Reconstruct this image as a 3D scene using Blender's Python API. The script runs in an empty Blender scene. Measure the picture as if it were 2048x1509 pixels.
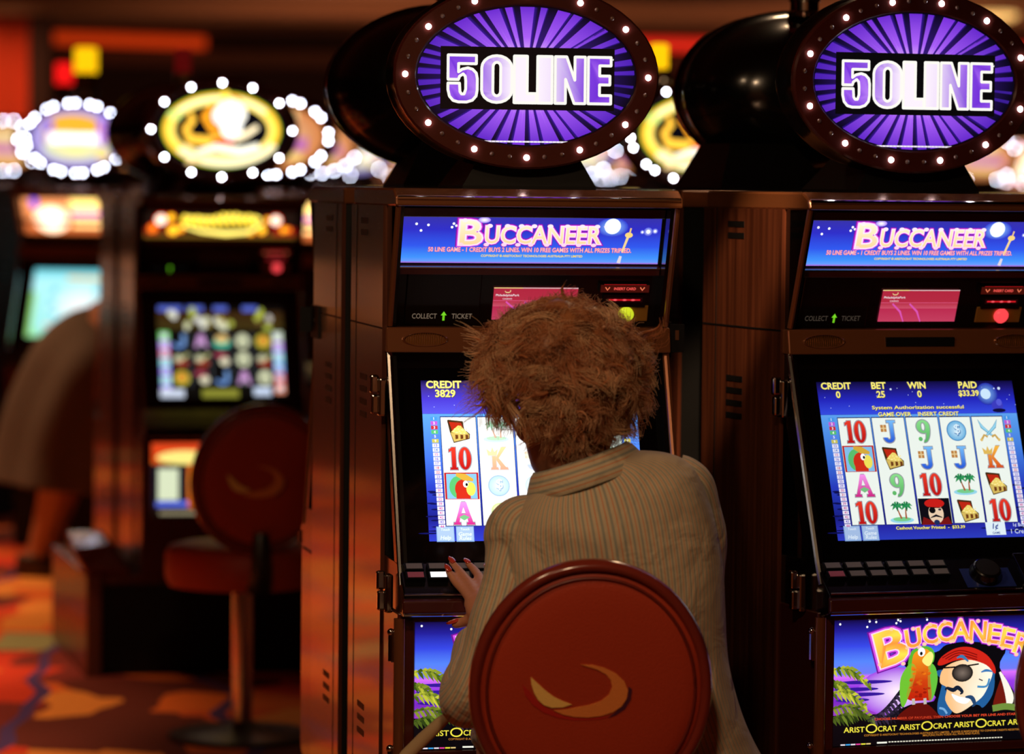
import bpy, math, random
import numpy as np
from mathutils import Vector, Matrix
random.seed(7); rng = np.random.default_rng(7)
S = bpy.context.scene
COL = S.collection

# ------------------------------------------------------------------ camera
FPX, IW, IH, HZ, CAMZ, ROLL = 7600.0, 2048, 1509, 370.0, 1.57, math.radians(0.6)
PITCH = math.atan((IH/2-HZ)/FPX)
FW = np.array([0, math.cos(PITCH), -math.sin(PITCH)])
_r0 = np.array([1.0, 0, 0]); _u0 = np.cross(_r0, FW)
RT = math.cos(ROLL)*_r0 + math.sin(ROLL)*_u0
UP = -math.sin(ROLL)*_r0 + math.cos(ROLL)*_u0
cd = bpy.data.cameras.new('camera'); cam = bpy.data.objects.new('camera', cd); COL.objects.link(cam)
cd.sensor_width = 36; cd.lens = FPX/IW*36; cd.clip_end = 200
cam.matrix_world = Matrix(((RT[0], UP[0], -FW[0], 0), (RT[1], UP[1], -FW[1], 0), (RT[2], UP[2], -FW[2], CAMZ), (0, 0, 0, 1)))
cd.dof.use_dof = True; cd.dof.focus_distance = 6.8; cd.dof.aperture_fstop = cd.lens/1000/0.043
S.camera = cam
def at(x, y, Y):
    r = FW + RT*(x-IW/2)/FPX - UP*(y-IH/2)/FPX
    return Vector((np.array([0, 0, CAMZ]) + r*(Y/r[1])).tolist())

# ------------------------------------------------------------------ view, world, lights
S.view_settings.view_transform = 'Standard'; S.view_settings.look = 'None'
S.view_settings.exposure = 0.0; S.view_settings.gamma = 1.0; S.view_settings.use_curve_mapping = False
S.cycles.use_denoising = True
S.cycles.sample_clamp_indirect = 4.0
S.cycles.max_bounces = 6
W = bpy.data.worlds.new('World'); S.world = W; W.use_nodes = True
W.node_tree.nodes['Background'].inputs[0].default_value = (1.0, 0.55, 0.28, 1)
W.node_tree.nodes['Background'].inputs[1].default_value = 0.02

def spot(name, loc, target, power, color, size=1.2, blend=0.6, radius=0.12):
    l = bpy.data.lights.new(name, 'SPOT'); l.energy = power; l.color = color; l.spot_size = size; l.spot_blend = blend; l.shadow_soft_size = radius
    o = bpy.data.objects.new(name, l); COL.objects.link(o); o.location = loc
    o.rotation_euler = (Vector(target)-Vector(loc)).to_track_quat('-Z', 'Y').to_euler()
    return o
WARM = (1.0, 0.66, 0.38); AMBER = (1.0, 0.55, 0.26)
# ceiling downlights over the aisles, with added spots among them
spot('overhead_spot', (-0.15, 3.5, 2.9), (0.2, 6.4, 0.9), 145, WARM, 1.0, 0.8, 0.15)
spot('overhead_spot', (-1.1, 5.0, 2.9), (0.0, 6.5, 0.9), 60, WARM, 1.3, 0.8, 0.15)
spot('overhead_spot', (0.75, 8.7, 2.9), (0.45, 7.4, 1.2), 35, WARM, 1.2, 0.8, 0.12)  # added between the near machines to brighten their side panels
spot('overhead_spot', (0.34, 5.6, 2.9), (0.43, 7.32, 1.28), 560, WARM, 0.13, 0.4, 0.04)  # added narrow beam, makes the lit patch on the right machine's side
for x in (-2.5, 0.5, 3.5): spot('overhead_spot', (x, -1.8, 2.9), (x, -3.9, 1.2), 160, WARM, 1.9, 0.8, 0.2)  # added behind the camera, gives the bronze fronts a warm wall to reflect
for x, y, p in ((-2.1, 9.7, 170), (-2.2, 11.2, 190), (-2.3, 12.9, 190), (-2.45, 14.8, 190), (-3.6, 12.0, 200), (-3.75, 15.0, 220), (-3.75, 18.0, 220), (-3.6, 21.0, 200)):
    spot('overhead_spot', (x, y, 2.9), (x-0.1, y, 0), p, AMBER, 1.02 if x > -3 else 1.5, 0.5, 0.15)  # outer left row added to brighten the partition mirrored in the side panels
for x, y, p in ((2.6, 9.4, 45), (1.2, 12.0, 40), (3.5, 14.0, 45)):
    spot('overhead_spot', (x, y, 2.9), (x, y, 0), p, WARM, 1.6, 0.7, 0.15)
# orange cove light washing the left wall, unseen orange uplights on the far ceiling
for x in (-4.4, -3.9):
    spot('cove_light', (x, 28.7, 2.85), (x, 30.0, 1.7), 42, (1.0, 0.42, 0.2), 1.7, 0.9, 0.2)
spot('ceiling_wash', (-1.0, 27.0, 1.9), (-1.0, 31.5, 2.95), 240, (1.0, 0.42, 0.2), 2.2, 0.9, 0.4)
spot('ceiling_wash', (3.0, 27.0, 1.9), (3.0, 31.5, 2.95), 220, (1.0, 0.42, 0.2), 2.2, 0.9, 0.4)

# ------------------------------------------------------------------ helpers
def lin1(c):
    c = c/255.0
    return c/12.92 if c <= 0.04045 else ((c+0.055)/1.055)**2.4
def lin(c): return tuple(lin1(v) for v in c[:3])
MATS = {}
def mat(name, rgb, rough=0.5, metal=0.0, coat=0.0, spec=0.5, emit=None, strength=1.0, bump=None, trans=0.0, sheen=0.0):
    if name in MATS: return MATS[name]
    m = bpy.data.materials.new(name); m.use_nodes = True; nt = m.node_tree
    b = nt.nodes['Principled BSDF']
    b.inputs['Base Color'].default_value = (*lin(rgb), 1); b.inputs['Roughness'].default_value = rough
    b.inputs['Metallic'].default_value = metal; b.inputs['Coat Weight'].default_value = coat
    b.inputs['Coat Roughness'].default_value = 0.06
    b.inputs['Specular IOR Level'].default_value = spec; b.inputs['Sheen Weight'].default_value = sheen
    if trans: b.inputs['Transmission Weight'].default_value = trans
    if emit: b.inputs['Emission Color'].default_value = (*lin(emit), 1); b.inputs['Emission Strength'].default_value = strength
    if bump:
        sc, st = bump
        tc = nt.nodes.new('ShaderNodeTexCoord'); n = nt.nodes.new('ShaderNodeTexNoise'); n.inputs['Scale'].default_value = sc; n.inputs['Detail'].default_value = 4
        bp = nt.nodes.new('ShaderNodeBump'); bp.inputs['Strength'].default_value = st; bp.inputs['Distance'].default_value = 0.002
        nt.links.new(tc.outputs['Object'], n.inputs['Vector']); nt.links.new(n.outputs['Fac'], bp.inputs['Height']); nt.links.new(bp.outputs['Normal'], b.inputs['Normal'])
    MATS[name] = m; return m
def nodes(m): return m.node_tree.nodes, m.node_tree.links, m.node_tree.nodes['Principled BSDF']
def ramp(N, stops, interp='LINEAR'):
    r = N.new('ShaderNodeValToRGB'); r.color_ramp.interpolation = interp
    e = r.color_ramp.elements
    while len(e) < len(stops): e.new(0.5)
    for el, (p, c) in zip(e, stops): el.position = p; el.color = (*lin(c), 1)
    return r

def wood(name, dark, light, rough=0.22, coat=0.6):
    if name in MATS: return MATS[name]
    m = mat(name, dark, rough, coat=coat); N, L, b = nodes(m)
    tc = N.new('ShaderNodeTexCoord'); mp = N.new('ShaderNodeMapping'); mp.inputs['Scale'].default_value = (90, 70, 2.2)
    n = N.new('ShaderNodeTexNoise'); n.inputs['Scale'].default_value = 1.0; n.inputs['Detail'].default_value = 5
    r = ramp(N, [(0.3, dark), (0.7, light)])
    L.new(tc.outputs['Object'], mp.inputs['Vector']); L.new(mp.outputs[0], n.inputs['Vector']); L.new(n.outputs['Fac'], r.inputs['Fac']); L.new(r.outputs[0], b.inputs['Base Color'])
    bp = N.new('ShaderNodeBump'); bp.inputs['Strength'].default_value = 0.06; bp.inputs['Distance'].default_value = 0.002
    L.new(n.outputs['Fac'], bp.inputs['Height']); L.new(bp.outputs[0], b.inputs['Normal'])
    return m

WOOD = wood('cherry wood veneer', (54, 25, 15), (92, 48, 30))
BRONZE = mat('polished bronze trim', (132, 78, 46), 0.2, 0.45, 0.3)
BURG = mat('burgundy lacquer', (72, 26, 20), 0.25, 0.1, 0.5)
BLACK = mat('black gloss plastic', (9, 8, 8), 0.2, coat=0.3)
MATTE = mat('black matt plastic', (8, 7, 7), 0.5, spec=0.25)
CHROME = mat('chrome', (200, 195, 190), 0.12, 1.0)
GLASS_DARK = mat('dark glass', (5, 5, 6), 0.08, coat=0.5)
GREY = mat('grey metal', (70, 66, 62), 0.35, 0.8)
BULB_ON = mat('lit led', (255, 255, 255), 0.3, emit=(235, 240, 255), strength=35)
BULB_FAR = mat('lit far led', (255, 255, 255), 0.3, emit=(225, 232, 255), strength=40)
BULB_OFF = mat('unlit led', (120, 90, 80), 0.15, 0.3)
for m_ in (BULB_ON, BULB_FAR): m_.cycles.emission_sampling = 'NONE'

def mesh_obj(name, me, material=None, parent=None):
    o = bpy.data.objects.new(name, me); COL.objects.link(o)
    if material is not None:
        ms = material if isinstance(material, (list, tuple)) else [material]
        if len(me.materials) == 0:
            for m in ms: me.materials.append(m)
    if parent is not None: o.parent = parent
    return o
def tag(o, label=None, cat=None, group=None, kind=None):
    if label: o['label'] = label
    if cat: o['category'] = cat
    if group: o['group'] = group
    if kind: o['kind'] = kind
    return o
def empty(name, loc, rz=0.0):
    o = bpy.data.objects.new(name, None); COL.objects.link(o); o.location = loc; o.rotation_euler = (0, 0, rz); o.empty_display_size = 0.1
    return o

class MB:
    def __init__(s): s.v = []; s.f = []; s.m = []; s.cur = 0; s.attr = []
    def add(s, vs, fs, a=None):
        b = len(s.v); s.v.extend([tuple(p) for p in vs]); s.f.extend([tuple(i+b for i in f) for f in fs]); s.m.extend([s.cur]*len(fs))
        s.attr.extend(a if a is not None else [0.0]*len(vs)); return s
    def box(s, x0, x1, y0, y1, z0, z1):
        return s.add([(x0,y0,z0),(x1,y0,z0),(x1,y1,z0),(x0,y1,z0),(x0,y0,z1),(x1,y0,z1),(x1,y1,z1),(x0,y1,z1)],
                     [(3,2,1,0),(4,5,6,7),(0,1,5,4),(1,2,6,5),(2,3,7,6),(3,0,4,7)])
    def prism(s, poly, x0, x1):     # polygon in (y, z), extruded along x
        n = len(poly)
        return s.add([(x0, *p) for p in poly]+[(x1, *p) for p in poly],
                     [tuple(range(n)), tuple(range(2*n-1, n-1, -1))]+[((i+1)%n, i, i+n, (i+1)%n+n) for i in range(n)])
    def pbox(s, F, a0, a1, b0, b1, n0, n1):   # box in a panel frame
        P = [F(a, b, c) for c in (n0, n1) for a, b in ((a0,b0),(a1,b0),(a1,b1),(a0,b1))]
        return s.add(P, [(3,2,1,0),(4,5,6,7),(0,1,5,4),(1,2,6,5),(2,3,7,6),(3,0,4,7)])
    def loft(s, rings, closed=True, caps=True, attrs=None):
        n = len(rings[0]); vs = [p for r in rings for p in r]; fs = []
        for i in range(len(rings)-1):
            for j in range(n if closed else n-1):
                k = (j+1) % n; fs.append((i*n+j, i*n+k, (i+1)*n+k, (i+1)*n+j))
        if caps and closed: fs.append(tuple(range(n-1, -1, -1))); fs.append(tuple((len(rings)-1)*n+j for j in range(n)))
        return s.add(vs, fs, attrs)
    def tube(s, path, r, n=8, caps=True, up=None, flat=1.0):
        P = [Vector(p) for p in path]; R = r if isinstance(r, (list, tuple)) else [r]*len(P); rings = []
        ref = Vector(up) if up else None
        for i, p in enumerate(P):
            t = (P[min(i+1, len(P)-1)]-P[max(i-1, 0)]).normalized()
            if ref is None: ref = Vector((0, 0, 1)) if abs(t.z) < 0.9 else Vector((1, 0, 0))
            a = (ref - t*ref.dot(t))
            if a.length < 1e-5: a = t.orthogonal()
            a.normalize(); b = t.cross(a); ref = a
            rings.append([p + a*R[i]*math.cos(2*math.pi*j/n) + b*R[i]*flat*math.sin(2*math.pi*j/n) for j in range(n)])
        return s.loft(rings, caps=caps)
    def lathe(s, prof, c=(0,0,0), n=24, axis='z', sx=1.0, sz=1.0):
        rings = []
        for r, h in prof:
            ring = []
            for j in range(n):
                a = 2*math.pi*j/n; x, y = r*math.cos(a)*sx, r*math.sin(a)*sz
                ring.append((c[0]+x, c[1]+y, c[2]+h) if axis == 'z' else (c[0]+x, c[1]+h, c[2]+y))
            rings.append(ring)
        return s.loft(rings)
    def ball(s, c, r, n=10, k=6, sc=(1,1,1)):
        rings = []
        for i in range(k+1):
            t = math.pi*(0.02+0.96*i/k)
            rings.append([(c[0]+sc[0]*r*math.sin(t)*math.cos(2*math.pi*j/n), c[1]+sc[1]*r*math.sin(t)*math.sin(2*math.pi*j/n), c[2]-sc[2]*r*math.cos(t)) for j in range(n)])
        return s.loft(rings)
    def mesh(s, name, smooth=False, attr=None):
        me = bpy.data.meshes.new(name); me.from_pydata(s.v, [], s.f)
        if any(s.m): me.polygons.foreach_set('material_index', s.m)
        if smooth: me.polygons.foreach_set('use_smooth', [True]*len(s.f))
        if attr:
            a = me.attributes.new(attr, 'FLOAT', 'POINT'); a.data.foreach_set('value', s.attr)
        me.update(); return me
    def build(s, name, material, parent=None, smooth=False, bevel=0.0, attr=None, fix=True):
        me = s.mesh(name, smooth, attr)
        o = mesh_obj(name, me, material, parent)
        if bevel: bev(o, bevel)
        return o
def bev(o, w, seg=2):
    b = o.modifiers.new('bevel', 'BEVEL'); b.width = w; b.segments = seg; b.limit_method = 'ANGLE'; b.angle_limit = math.radians(40)
def autosmooth(o, ang=35):
    o.data.polygons.foreach_set('use_smooth', [True]*len(o.data.polygons))
    o.data.set_sharp_from_angle(angle=math.radians(ang))
def frame(O, ey, n):      # panel frame: a along local x, b along ey, c along the outward normal
    O, ey, n = Vector(O), Vector(ey).normalized(), Vector(n).normalized()
    return lambda a, b, c=0.0: O + Vector((a, 0, 0)) + ey*b + n*c

CACHE = {}
def part(key, fn, name, material, parent, bevel=0.0, smooth=None):   # repeated parts share their mesh
    if key not in CACHE:
        mb = fn(); me = mb.mesh(name)
        if smooth: 
            me.polygons.foreach_set('use_smooth', [True]*len(me.polygons)); me.set_sharp_from_angle(angle=math.radians(smooth))
        CACHE[key] = me
    o = mesh_obj(name, CACHE[key], material, parent)
    if bevel: bev(o, bevel)
    return o

# ------------------------------------------------------------------ lit artwork: flat coloured shapes on a display
def emat(name, strength, rough=0.12):
    if name in MATS: return MATS[name]
    m = mat(name, (4, 4, 5), rough); N, L, b = nodes(m)
    a = N.new('ShaderNodeAttribute'); a.attribute_name = 'Col'
    L.new(a.outputs['Color'], b.inputs['Emission Color']); b.inputs['Emission Strength'].default_value = strength
    return m
TXT = {}
def text_geo(s, off, shear):
    k = (s, round(off, 4), shear)
    if k in TXT: return TXT[k]
    cu = bpy.data.curves.new('t', 'FONT'); cu.body = s; cu.offset = off; cu.shear = shear; cu.resolution_u = 3; cu.fill_mode = 'FRONT'
    o = bpy.data.objects.new('t', cu); COL.objects.link(o)
    dg = bpy.context.evaluated_depsgraph_get(); me = o.evaluated_get(dg).to_mesh()
    v = np.array([(p.co.x, p.co.y) for p in me.vertices]); f = [tuple(p.vertices) for p in me.polygons]
    o.evaluated_get(dg).to_mesh_clear(); bpy.data.objects.remove(o); bpy.data.curves.remove(cu)
    TXT[k] = (v, f); return TXT[k]
def catmull(pts, closed, m=4):
    n = len(pts); out = []
    for i in range(n if closed else n-1):
        P = [pts[(i+k) % n] if closed else pts[min(max(i+k, 0), n-1)] for k in (-1, 0, 1, 2)]
        for k in range(m):
            t = k/m; out.append(tuple(0.5*(2*b+(c-a)*t+(2*a-5*b+4*c-d)*t*t+(3*b-a-3*c+d)*t**3) for a, b, c, d in zip(*P)))
    return out if closed else out+[pts[-1]]
class Art:
    def __init__(s, clip=None): s.v = []; s.f = []; s.c = []; s.flip = 1
    def add(s, pts, fs, col, z):
        b = len(s.v)
        for i, (x, y) in enumerate(pts):
            c = col[i] if isinstance(col, list) else col
            c = c(x, y) if callable(c) else c
            s.v.append((x, y, z)); s.c.append((*lin(c), 1.0))
        s.f.extend([tuple(i+b for i in f) for f in fs]); return s
    def poly(s, pts, col, z=1): return s.add(pts, [tuple(range(len(pts)))], col, z)
    def rect(s, x0, x1, y0, y1, col, z=1): return s.poly([(x0,y0),(x1,y0),(x1,y1),(x0,y1)], col, z)
    def rows(s, x0, x1, stops, z=0):
        for (y0, c0), (y1, c1) in zip(stops, stops[1:]):
            s.add([(x0,y0),(x1,y0),(x1,y1),(x0,y1)], [(0,1,2,3)], [c0,c0,c1,c1], z)
        return s
    def ell(s, cx, cy, rx, ry, col, z=1, cc=None, n=20, rot=0.0, a0=0.0, a1=2*math.pi):
        cr, sr = math.cos(rot), math.sin(rot)
        full = abs(a1-a0-2*math.pi) < 1e-6; m = n if full else n+1
        P = [(cx, cy)]
        for i in range(m):
            a = a0+(a1-a0)*i/n; x, y = rx*math.cos(a), ry*math.sin(a); P.append((cx+x*cr-y*sr, cy+x*sr+y*cr))
        F = [(0, i+1, (i+1) % n+1 if full else i+2) for i in range(n)]
        cl = [cc or col]+[col]*m if not callable(col) else col
        return s.add(P, F, cl, z)
    def ring(s, cx, cy, ro, ri, col, z=1, n=28, a0=0.0, a1=2*math.pi, col2=None):
        P = []; C = []
        for i in range(n+1):
            a = a0+(a1-a0)*i/n
            P += [(cx+ro[0]*math.cos(a), cy+ro[1]*math.sin(a)), (cx+ri[0]*math.cos(a), cy+ri[1]*math.sin(a))]; C += [col, col2 or col]
        return s.add(P, [(2*i, 2*i+2, 2*i+3, 2*i+1) for i in range(n)], C, z)
    def line(s, pts, w, col, z=1):
        W_ = w if isinstance(w, (list, tuple)) else [w]*len(pts); P = []
        for i, p in enumerate(pts):
            q0, q1 = pts[max(i-1, 0)], pts[min(i+1, len(pts)-1)]; dx, dy = q1[0]-q0[0], q1[1]-q0[1]; l = math.hypot(dx, dy) or 1
            nx, ny = -dy/l*W_[i]/2, dx/l*W_[i]/2; P += [(p[0]+nx, p[1]+ny), (p[0]-nx, p[1]-ny)]
        cl = [c for c in col for _ in (0, 1)] if isinstance(col, list) else col
        return s.add(P, [(2*i, 2*i+1, 2*i+3, 2*i+2) for i in range(len(pts)-1)], cl, z)
    def sline(s, pts, w, col, z=1):      # the same, along a smooth curve
        W_ = w if isinstance(w, (list, tuple)) else [w]*len(pts)
        q = catmull([(*p, v) for p, v in zip(pts, W_)], False); return s.line([p[:2] for p in q], [p[2] for p in q], col, z)
    def text(s, t, cx, cy, w, h, col, z=2, off=0.0, shear=0.0, warp=None):
        bv, _ = text_geo(t, 0.0, shear); v, f = text_geo(t, off, shear)
        mn, mx = bv.min(0), bv.max(0); sy = h/(mx[1]-mn[1]); sx = (w/(mx[0]-mn[0])) if w else sy
        P = [(cx+(x-(mn[0]+mx[0])/2)*sx, cy+(y-(mn[1]+mx[1])/2)*sy) for x, y in v]
        if warp: P = [warp(x, y) for x, y in P]
        return s.add(P, f, col, z)
    def build(s, name, F, material, parent, dz=0.00035, base=0.0):
        me = bpy.data.meshes.new(name); me.from_pydata([tuple(F(x*s.flip, y, base+z*dz)) for x, y, z in s.v], [], s.f)
        a = me.color_attributes.new('Col', 'FLOAT_COLOR', 'POINT'); a.data.foreach_set('color', [q for c in s.c for q in c])
        me.update(); return mesh_obj(name, me, material, parent)
def star(A, x, y, r, z=2, col=(255,255,255)): A.ell(x, y, r, r, col, z, n=8)
def mix(a, b, t): t = max(0, min(1, t)); return tuple(a[i]+(b[i]-a[i])*t for i in range(3))
# ---- displays
YEL = (255, 240, 120); WHITE = (255, 255, 255); NAVY = (18, 14, 60)
def outlined(A, t, cx, cy, w, h, layers, shear=0.0, warp=None, z=2):
    for i, (off, c) in enumerate(layers): A.text(t, cx, cy, w, h, c, z+i, off, shear, warp)

def art_fifty():
    A = Art(); ax, bx = 0.205, 0.128
    A.ell(0, 0, ax, bx, (8, 6, 22), 0, cc=(70, 36, 150), n=48)
    r = random.Random(3)
    rays = [(4,2.5),(13,3.2),(24,2.2),(33,3.6),(43,2.0),(50,4.2),(62,2.6),(70,4.0),(81,2.0),(90,4.6),(100,2.2),(109,4.2),(118,2.2),(128,4.4),(139,2.4),(150,4.0),(160,2.2),(168,3.0),(177,2.4),(187,3.4),(196,2.2),(205,3.2),(217,2.0),(228,4.4),(238,2.4),(247,4.4),(257,3.0),(266,3.6),(275,2.6),(284,4.2),(294,3.0),(303,4.4),(313,2.4),(322,4.2),(333,2.0),(344,1.6),(352,1.4)]
    def P(a, q): a = math.radians(a); return (q*ax*math.cos(a), q*bx*math.sin(a))
    for a, h in rays:
        d = math.radians(a); k = abs(math.sin(d)); out = mix((70, 30, 170), (128, 52, 226), k); md = mix((100, 48, 205), (172, 96, 250), k); cen = (255, 205, 255); h *= 0.8
        h *= r.uniform(0.75, 1.3); out = mix(out, (70, 30, 180), r.random()*0.5)
        if 340 < a < 355: out = md = (60, 30, 150)
        A.add([P(a-h*0.5, 0.08), P(a+h*0.5, 0.08), P(a+h*0.95, 0.55), P(a-h*0.95, 0.55)], [(0,1,2,3)], [cen, cen, md, md], 1)
        A.add([P(a-h*0.95, 0.55), P(a+h*0.95, 0.55), P(a+h, 0.985), P(a-h, 0.985)], [(0,1,2,3)], [md, md, out, out], 1)
        A.add([P(a-h*1.3, 0.3), P(a-h*0.9, 0.3), P(a-h*1.0, 0.98), P(a-h*1.5, 0.98)], [(0,1,2,3)], [(60,26,150), (96,44,205), (50,22,140), (10,8,30)], 1)
        if a % 3: A.add([P(a-1.0, 0.1), P(a+1.0, 0.1), P(a+0.6, 0.8)], [(0,1,2)], [(255,225,255), (255,215,255), md], 2)
    A.rect(-0.160, 0.164, -0.062, 0.052, (10, 8, 10), 3)
    # letters, drawn as heavy condensed capitals
    x0, y0, h, sx = -0.146, -0.049, 0.085, 0.0966
    def fillc(x, y):
        t = abs(x-0.006)/0.15; k = 0.5+0.5*math.sin(math.atan2(y+0.004, x-0.006)*34); return mix((255, 244, 255), mix((112, 46, 216), (170, 104, 245), k), min(1, max(0, t*1.9-0.42)))
    def put(poly, dx): return [(x0+(dx+x)*sx, y0+y*h) for x, y in poly]
    def letter(polys, dx, holes=()):
        for p in polys: A.poly(put(p, dx), fillc, 4)
    def stroke(p, dx, close=True):
        q = put(p, dx); q = q+[q[0], q[1]] if close else q
        # mitred outline as separate short bars with round joints
        for a_, b_ in zip(q, q[1:]): A.line([a_, b_], 0.0052, (255, 252, 244), 5)
        for a_ in q: A.ell(a_[0], a_[1], 0.0026, 0.0026, (255, 252, 244), 5, n=8)
    def arc(cx, cy, rx, ry, a0, a1, n=10): return [(cx+rx*math.cos(math.radians(a0+(a1-a0)*i/n)), cy+ry*math.sin(math.radians(a0+(a1-a0)*i/n))) for i in range(n+1)]
    five = [(0,1),(0,0.48),(0.2,0.48)]+[(0.22,0.55),(0.29,0.6),(0.33,0.55),(0.34,0.45),(0.34,0.27),(0.31,0.17),(0.26,0.17),(0.23,0.22),(0.22,0.4),(0,0.4)]+[(0,0.26),(0.03,0.12),(0.1,0.03),(0.2,0),(0.36,0),(0.47,0.04),(0.54,0.13),(0.56,0.26),(0.56,0.5),(0.54,0.62),(0.47,0.7),(0.38,0.73),(0.27,0.7),(0.2,0.64),(0.2,0.82),(0.54,0.82),(0.54,1)]
    letter([five], 0); stroke(five, 0)
    zo = arc(0.29,0.74,0.29,0.26,0,180)+arc(0.29,0.26,0.29,0.26,180,360); zi = arc(0.29,0.76,0.075,0.1,0,180)+arc(0.29,0.24,0.075,0.1,180,360)
    n = len(zo)
    for i in range(n):
        j = (i+1) % n; A.poly(put([zo[i], zo[j], zi[j], zi[i]], 0.645), fillc, 4)
    stroke(zo, 0.645); stroke(zi, 0.645)
    L_ = [(0,0),(0.43,0),(0.43,0.2),(0.25,0.2),(0.25,1),(0,1)]; letter([L_], 1.27); stroke(L_, 1.27)
    I_ = [(0,0),(0.28,0),(0.28,1),(0,1)]; letter([I_], 1.72); stroke(I_, 1.72)
    N_ = [(0,0),(0.2,0),(0.2,0.52),(0.37,0),(0.58,0),(0.58,1),(0.38,1),(0.38,0.5),(0.22,1),(0,1)]; letter([N_], 2.06); stroke(N_, 2.06)
    E_ = [(0,0),(0.44,0),(0.44,0.18),(0.22,0.18),(0.22,0.41),(0.42,0.41),(0.42,0.6),(0.22,0.6),(0.22,0.82),(0.44,0.82),(0.44,1),(0,1)]; letter([E_], 2.7); stroke(E_, 2.7)
    A.text('TM', 0.159, 0.032, 0.006, 0.003, WHITE, 4, 0.02)
    for i in range(24):
        a = -0.085+0.17*i/24; A.rect(a, a+0.0066, -0.1215, -0.1185, (245, 235, 250), 3)
    return A

def art_header():
    A = Art(); w = 0.243
    A.rows(-w, w, [(-0.046, (110, 150, 240)), (-0.035, (62, 140, 240)), (-0.012, (46, 84, 226)), (0.02, (44, 44, 190)), (0.046, (52, 48, 160))])
    A.rect(-w, w, -0.046, -0.0435, (150, 110, 210), 1)
    for x, y in ((-0.215,.031),(-0.206,.018),(-0.193,.029),(-0.149,.025),(-0.146,.032),(-0.141,.028)): star(A, x, y, 0.0026)
    for x, y, r in ((0.219,.019,.004),(0.232,.02,.0026),(0.208,.018,.002)): A.ell(x, y, r*2.2, r*2.2, (60, 70, 205), 1, cc=(200, 210, 255), n=12); star(A, x, y, r)
    A.ell(0.151, 0.027, 0.03, 0.019, (44, 56, 200), 1, cc=(140, 190, 255), n=20); A.ell(0.151, 0.029, 0.0155, 0.0155, (235, 248, 255), 2, cc=WHITE, n=24)
    y = lambda a, b: mix((255, 206, 150), (255, 240, 205), (b+0.01)/0.05)
    lay = [(0.095, (120, 20, 150)), (0.072, (205, 60, 215)), (0.046, (255, 222, 248)), (0.008, y)]
    outlined(A, 'B', -0.113, 0.015, 0.040, 0.047, lay); outlined(A, 'UCCANEER', 0.022, 0.011, 0.215, 0.034, lay)
    for x in (-0.13, -0.083, -0.05, -0.024, 0.0, 0.03, 0.062, 0.09, 0.118):     # swash feet of the letters
        A.ell(x, -0.0095, 0.0065, 0.0045, (150, 34, 170), 2, n=10); A.ell(x, -0.0085, 0.0052, 0.0036, (255, 205, 230), 5, n=10)
        A.ell(x+0.004, 0.0285 if x > -0.1 else 0.039, 0.0055, 0.004, (255, 225, 240), 5, n=10)
    A.ell(-0.09, 0.04, 0.012, 0.006, (150, 110, 230), 5, cc=WHITE, n=14)
    A.text('TM', 0.137, 0.028, 0.006, 0.003, (255, 220, 255), 4, 0.02)
    A.text('50 LINE GAME - 1 CREDIT BUYS 2 LINES. WIN 10 FREE GAMES WITH ALL PRIZES TRIPLED.', 0, -0.019, 0.38, 0.0085, (225, 70, 90), 2, 0.05)
    A.text('50 LINE GAME - 1 CREDIT BUYS 2 LINES. WIN 10 FREE GAMES WITH ALL PRIZES TRIPLED.', 0, -0.0188, 0.38, 0.0085, (255, 190, 190), 3, 0.005)
    A.text('COPYRIGHT © ARISTOCRAT TECHNOLOGIES AUSTRALIA PTY LIMITED', 0.004, -0.031, 0.19, 0.0045, (235, 205, 70), 2, 0.03)
    A.line([(0.186, 0.026), (0.184, 0.014)], 0.003, (230, 190, 120), 3); A.ell(0.183, 0.012, 0.0075, 0.0055, (240, 205, 120), 3, n=10)
    A.line([(0.182, 0.01), (0.173, -0.022)], [0.005, 0.004], (235, 205, 140), 3); A.line([(0.171, -0.03), (0.168, -0.044)], [0.005, 0.007], (215, 205, 215), 3)
    return A

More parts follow.
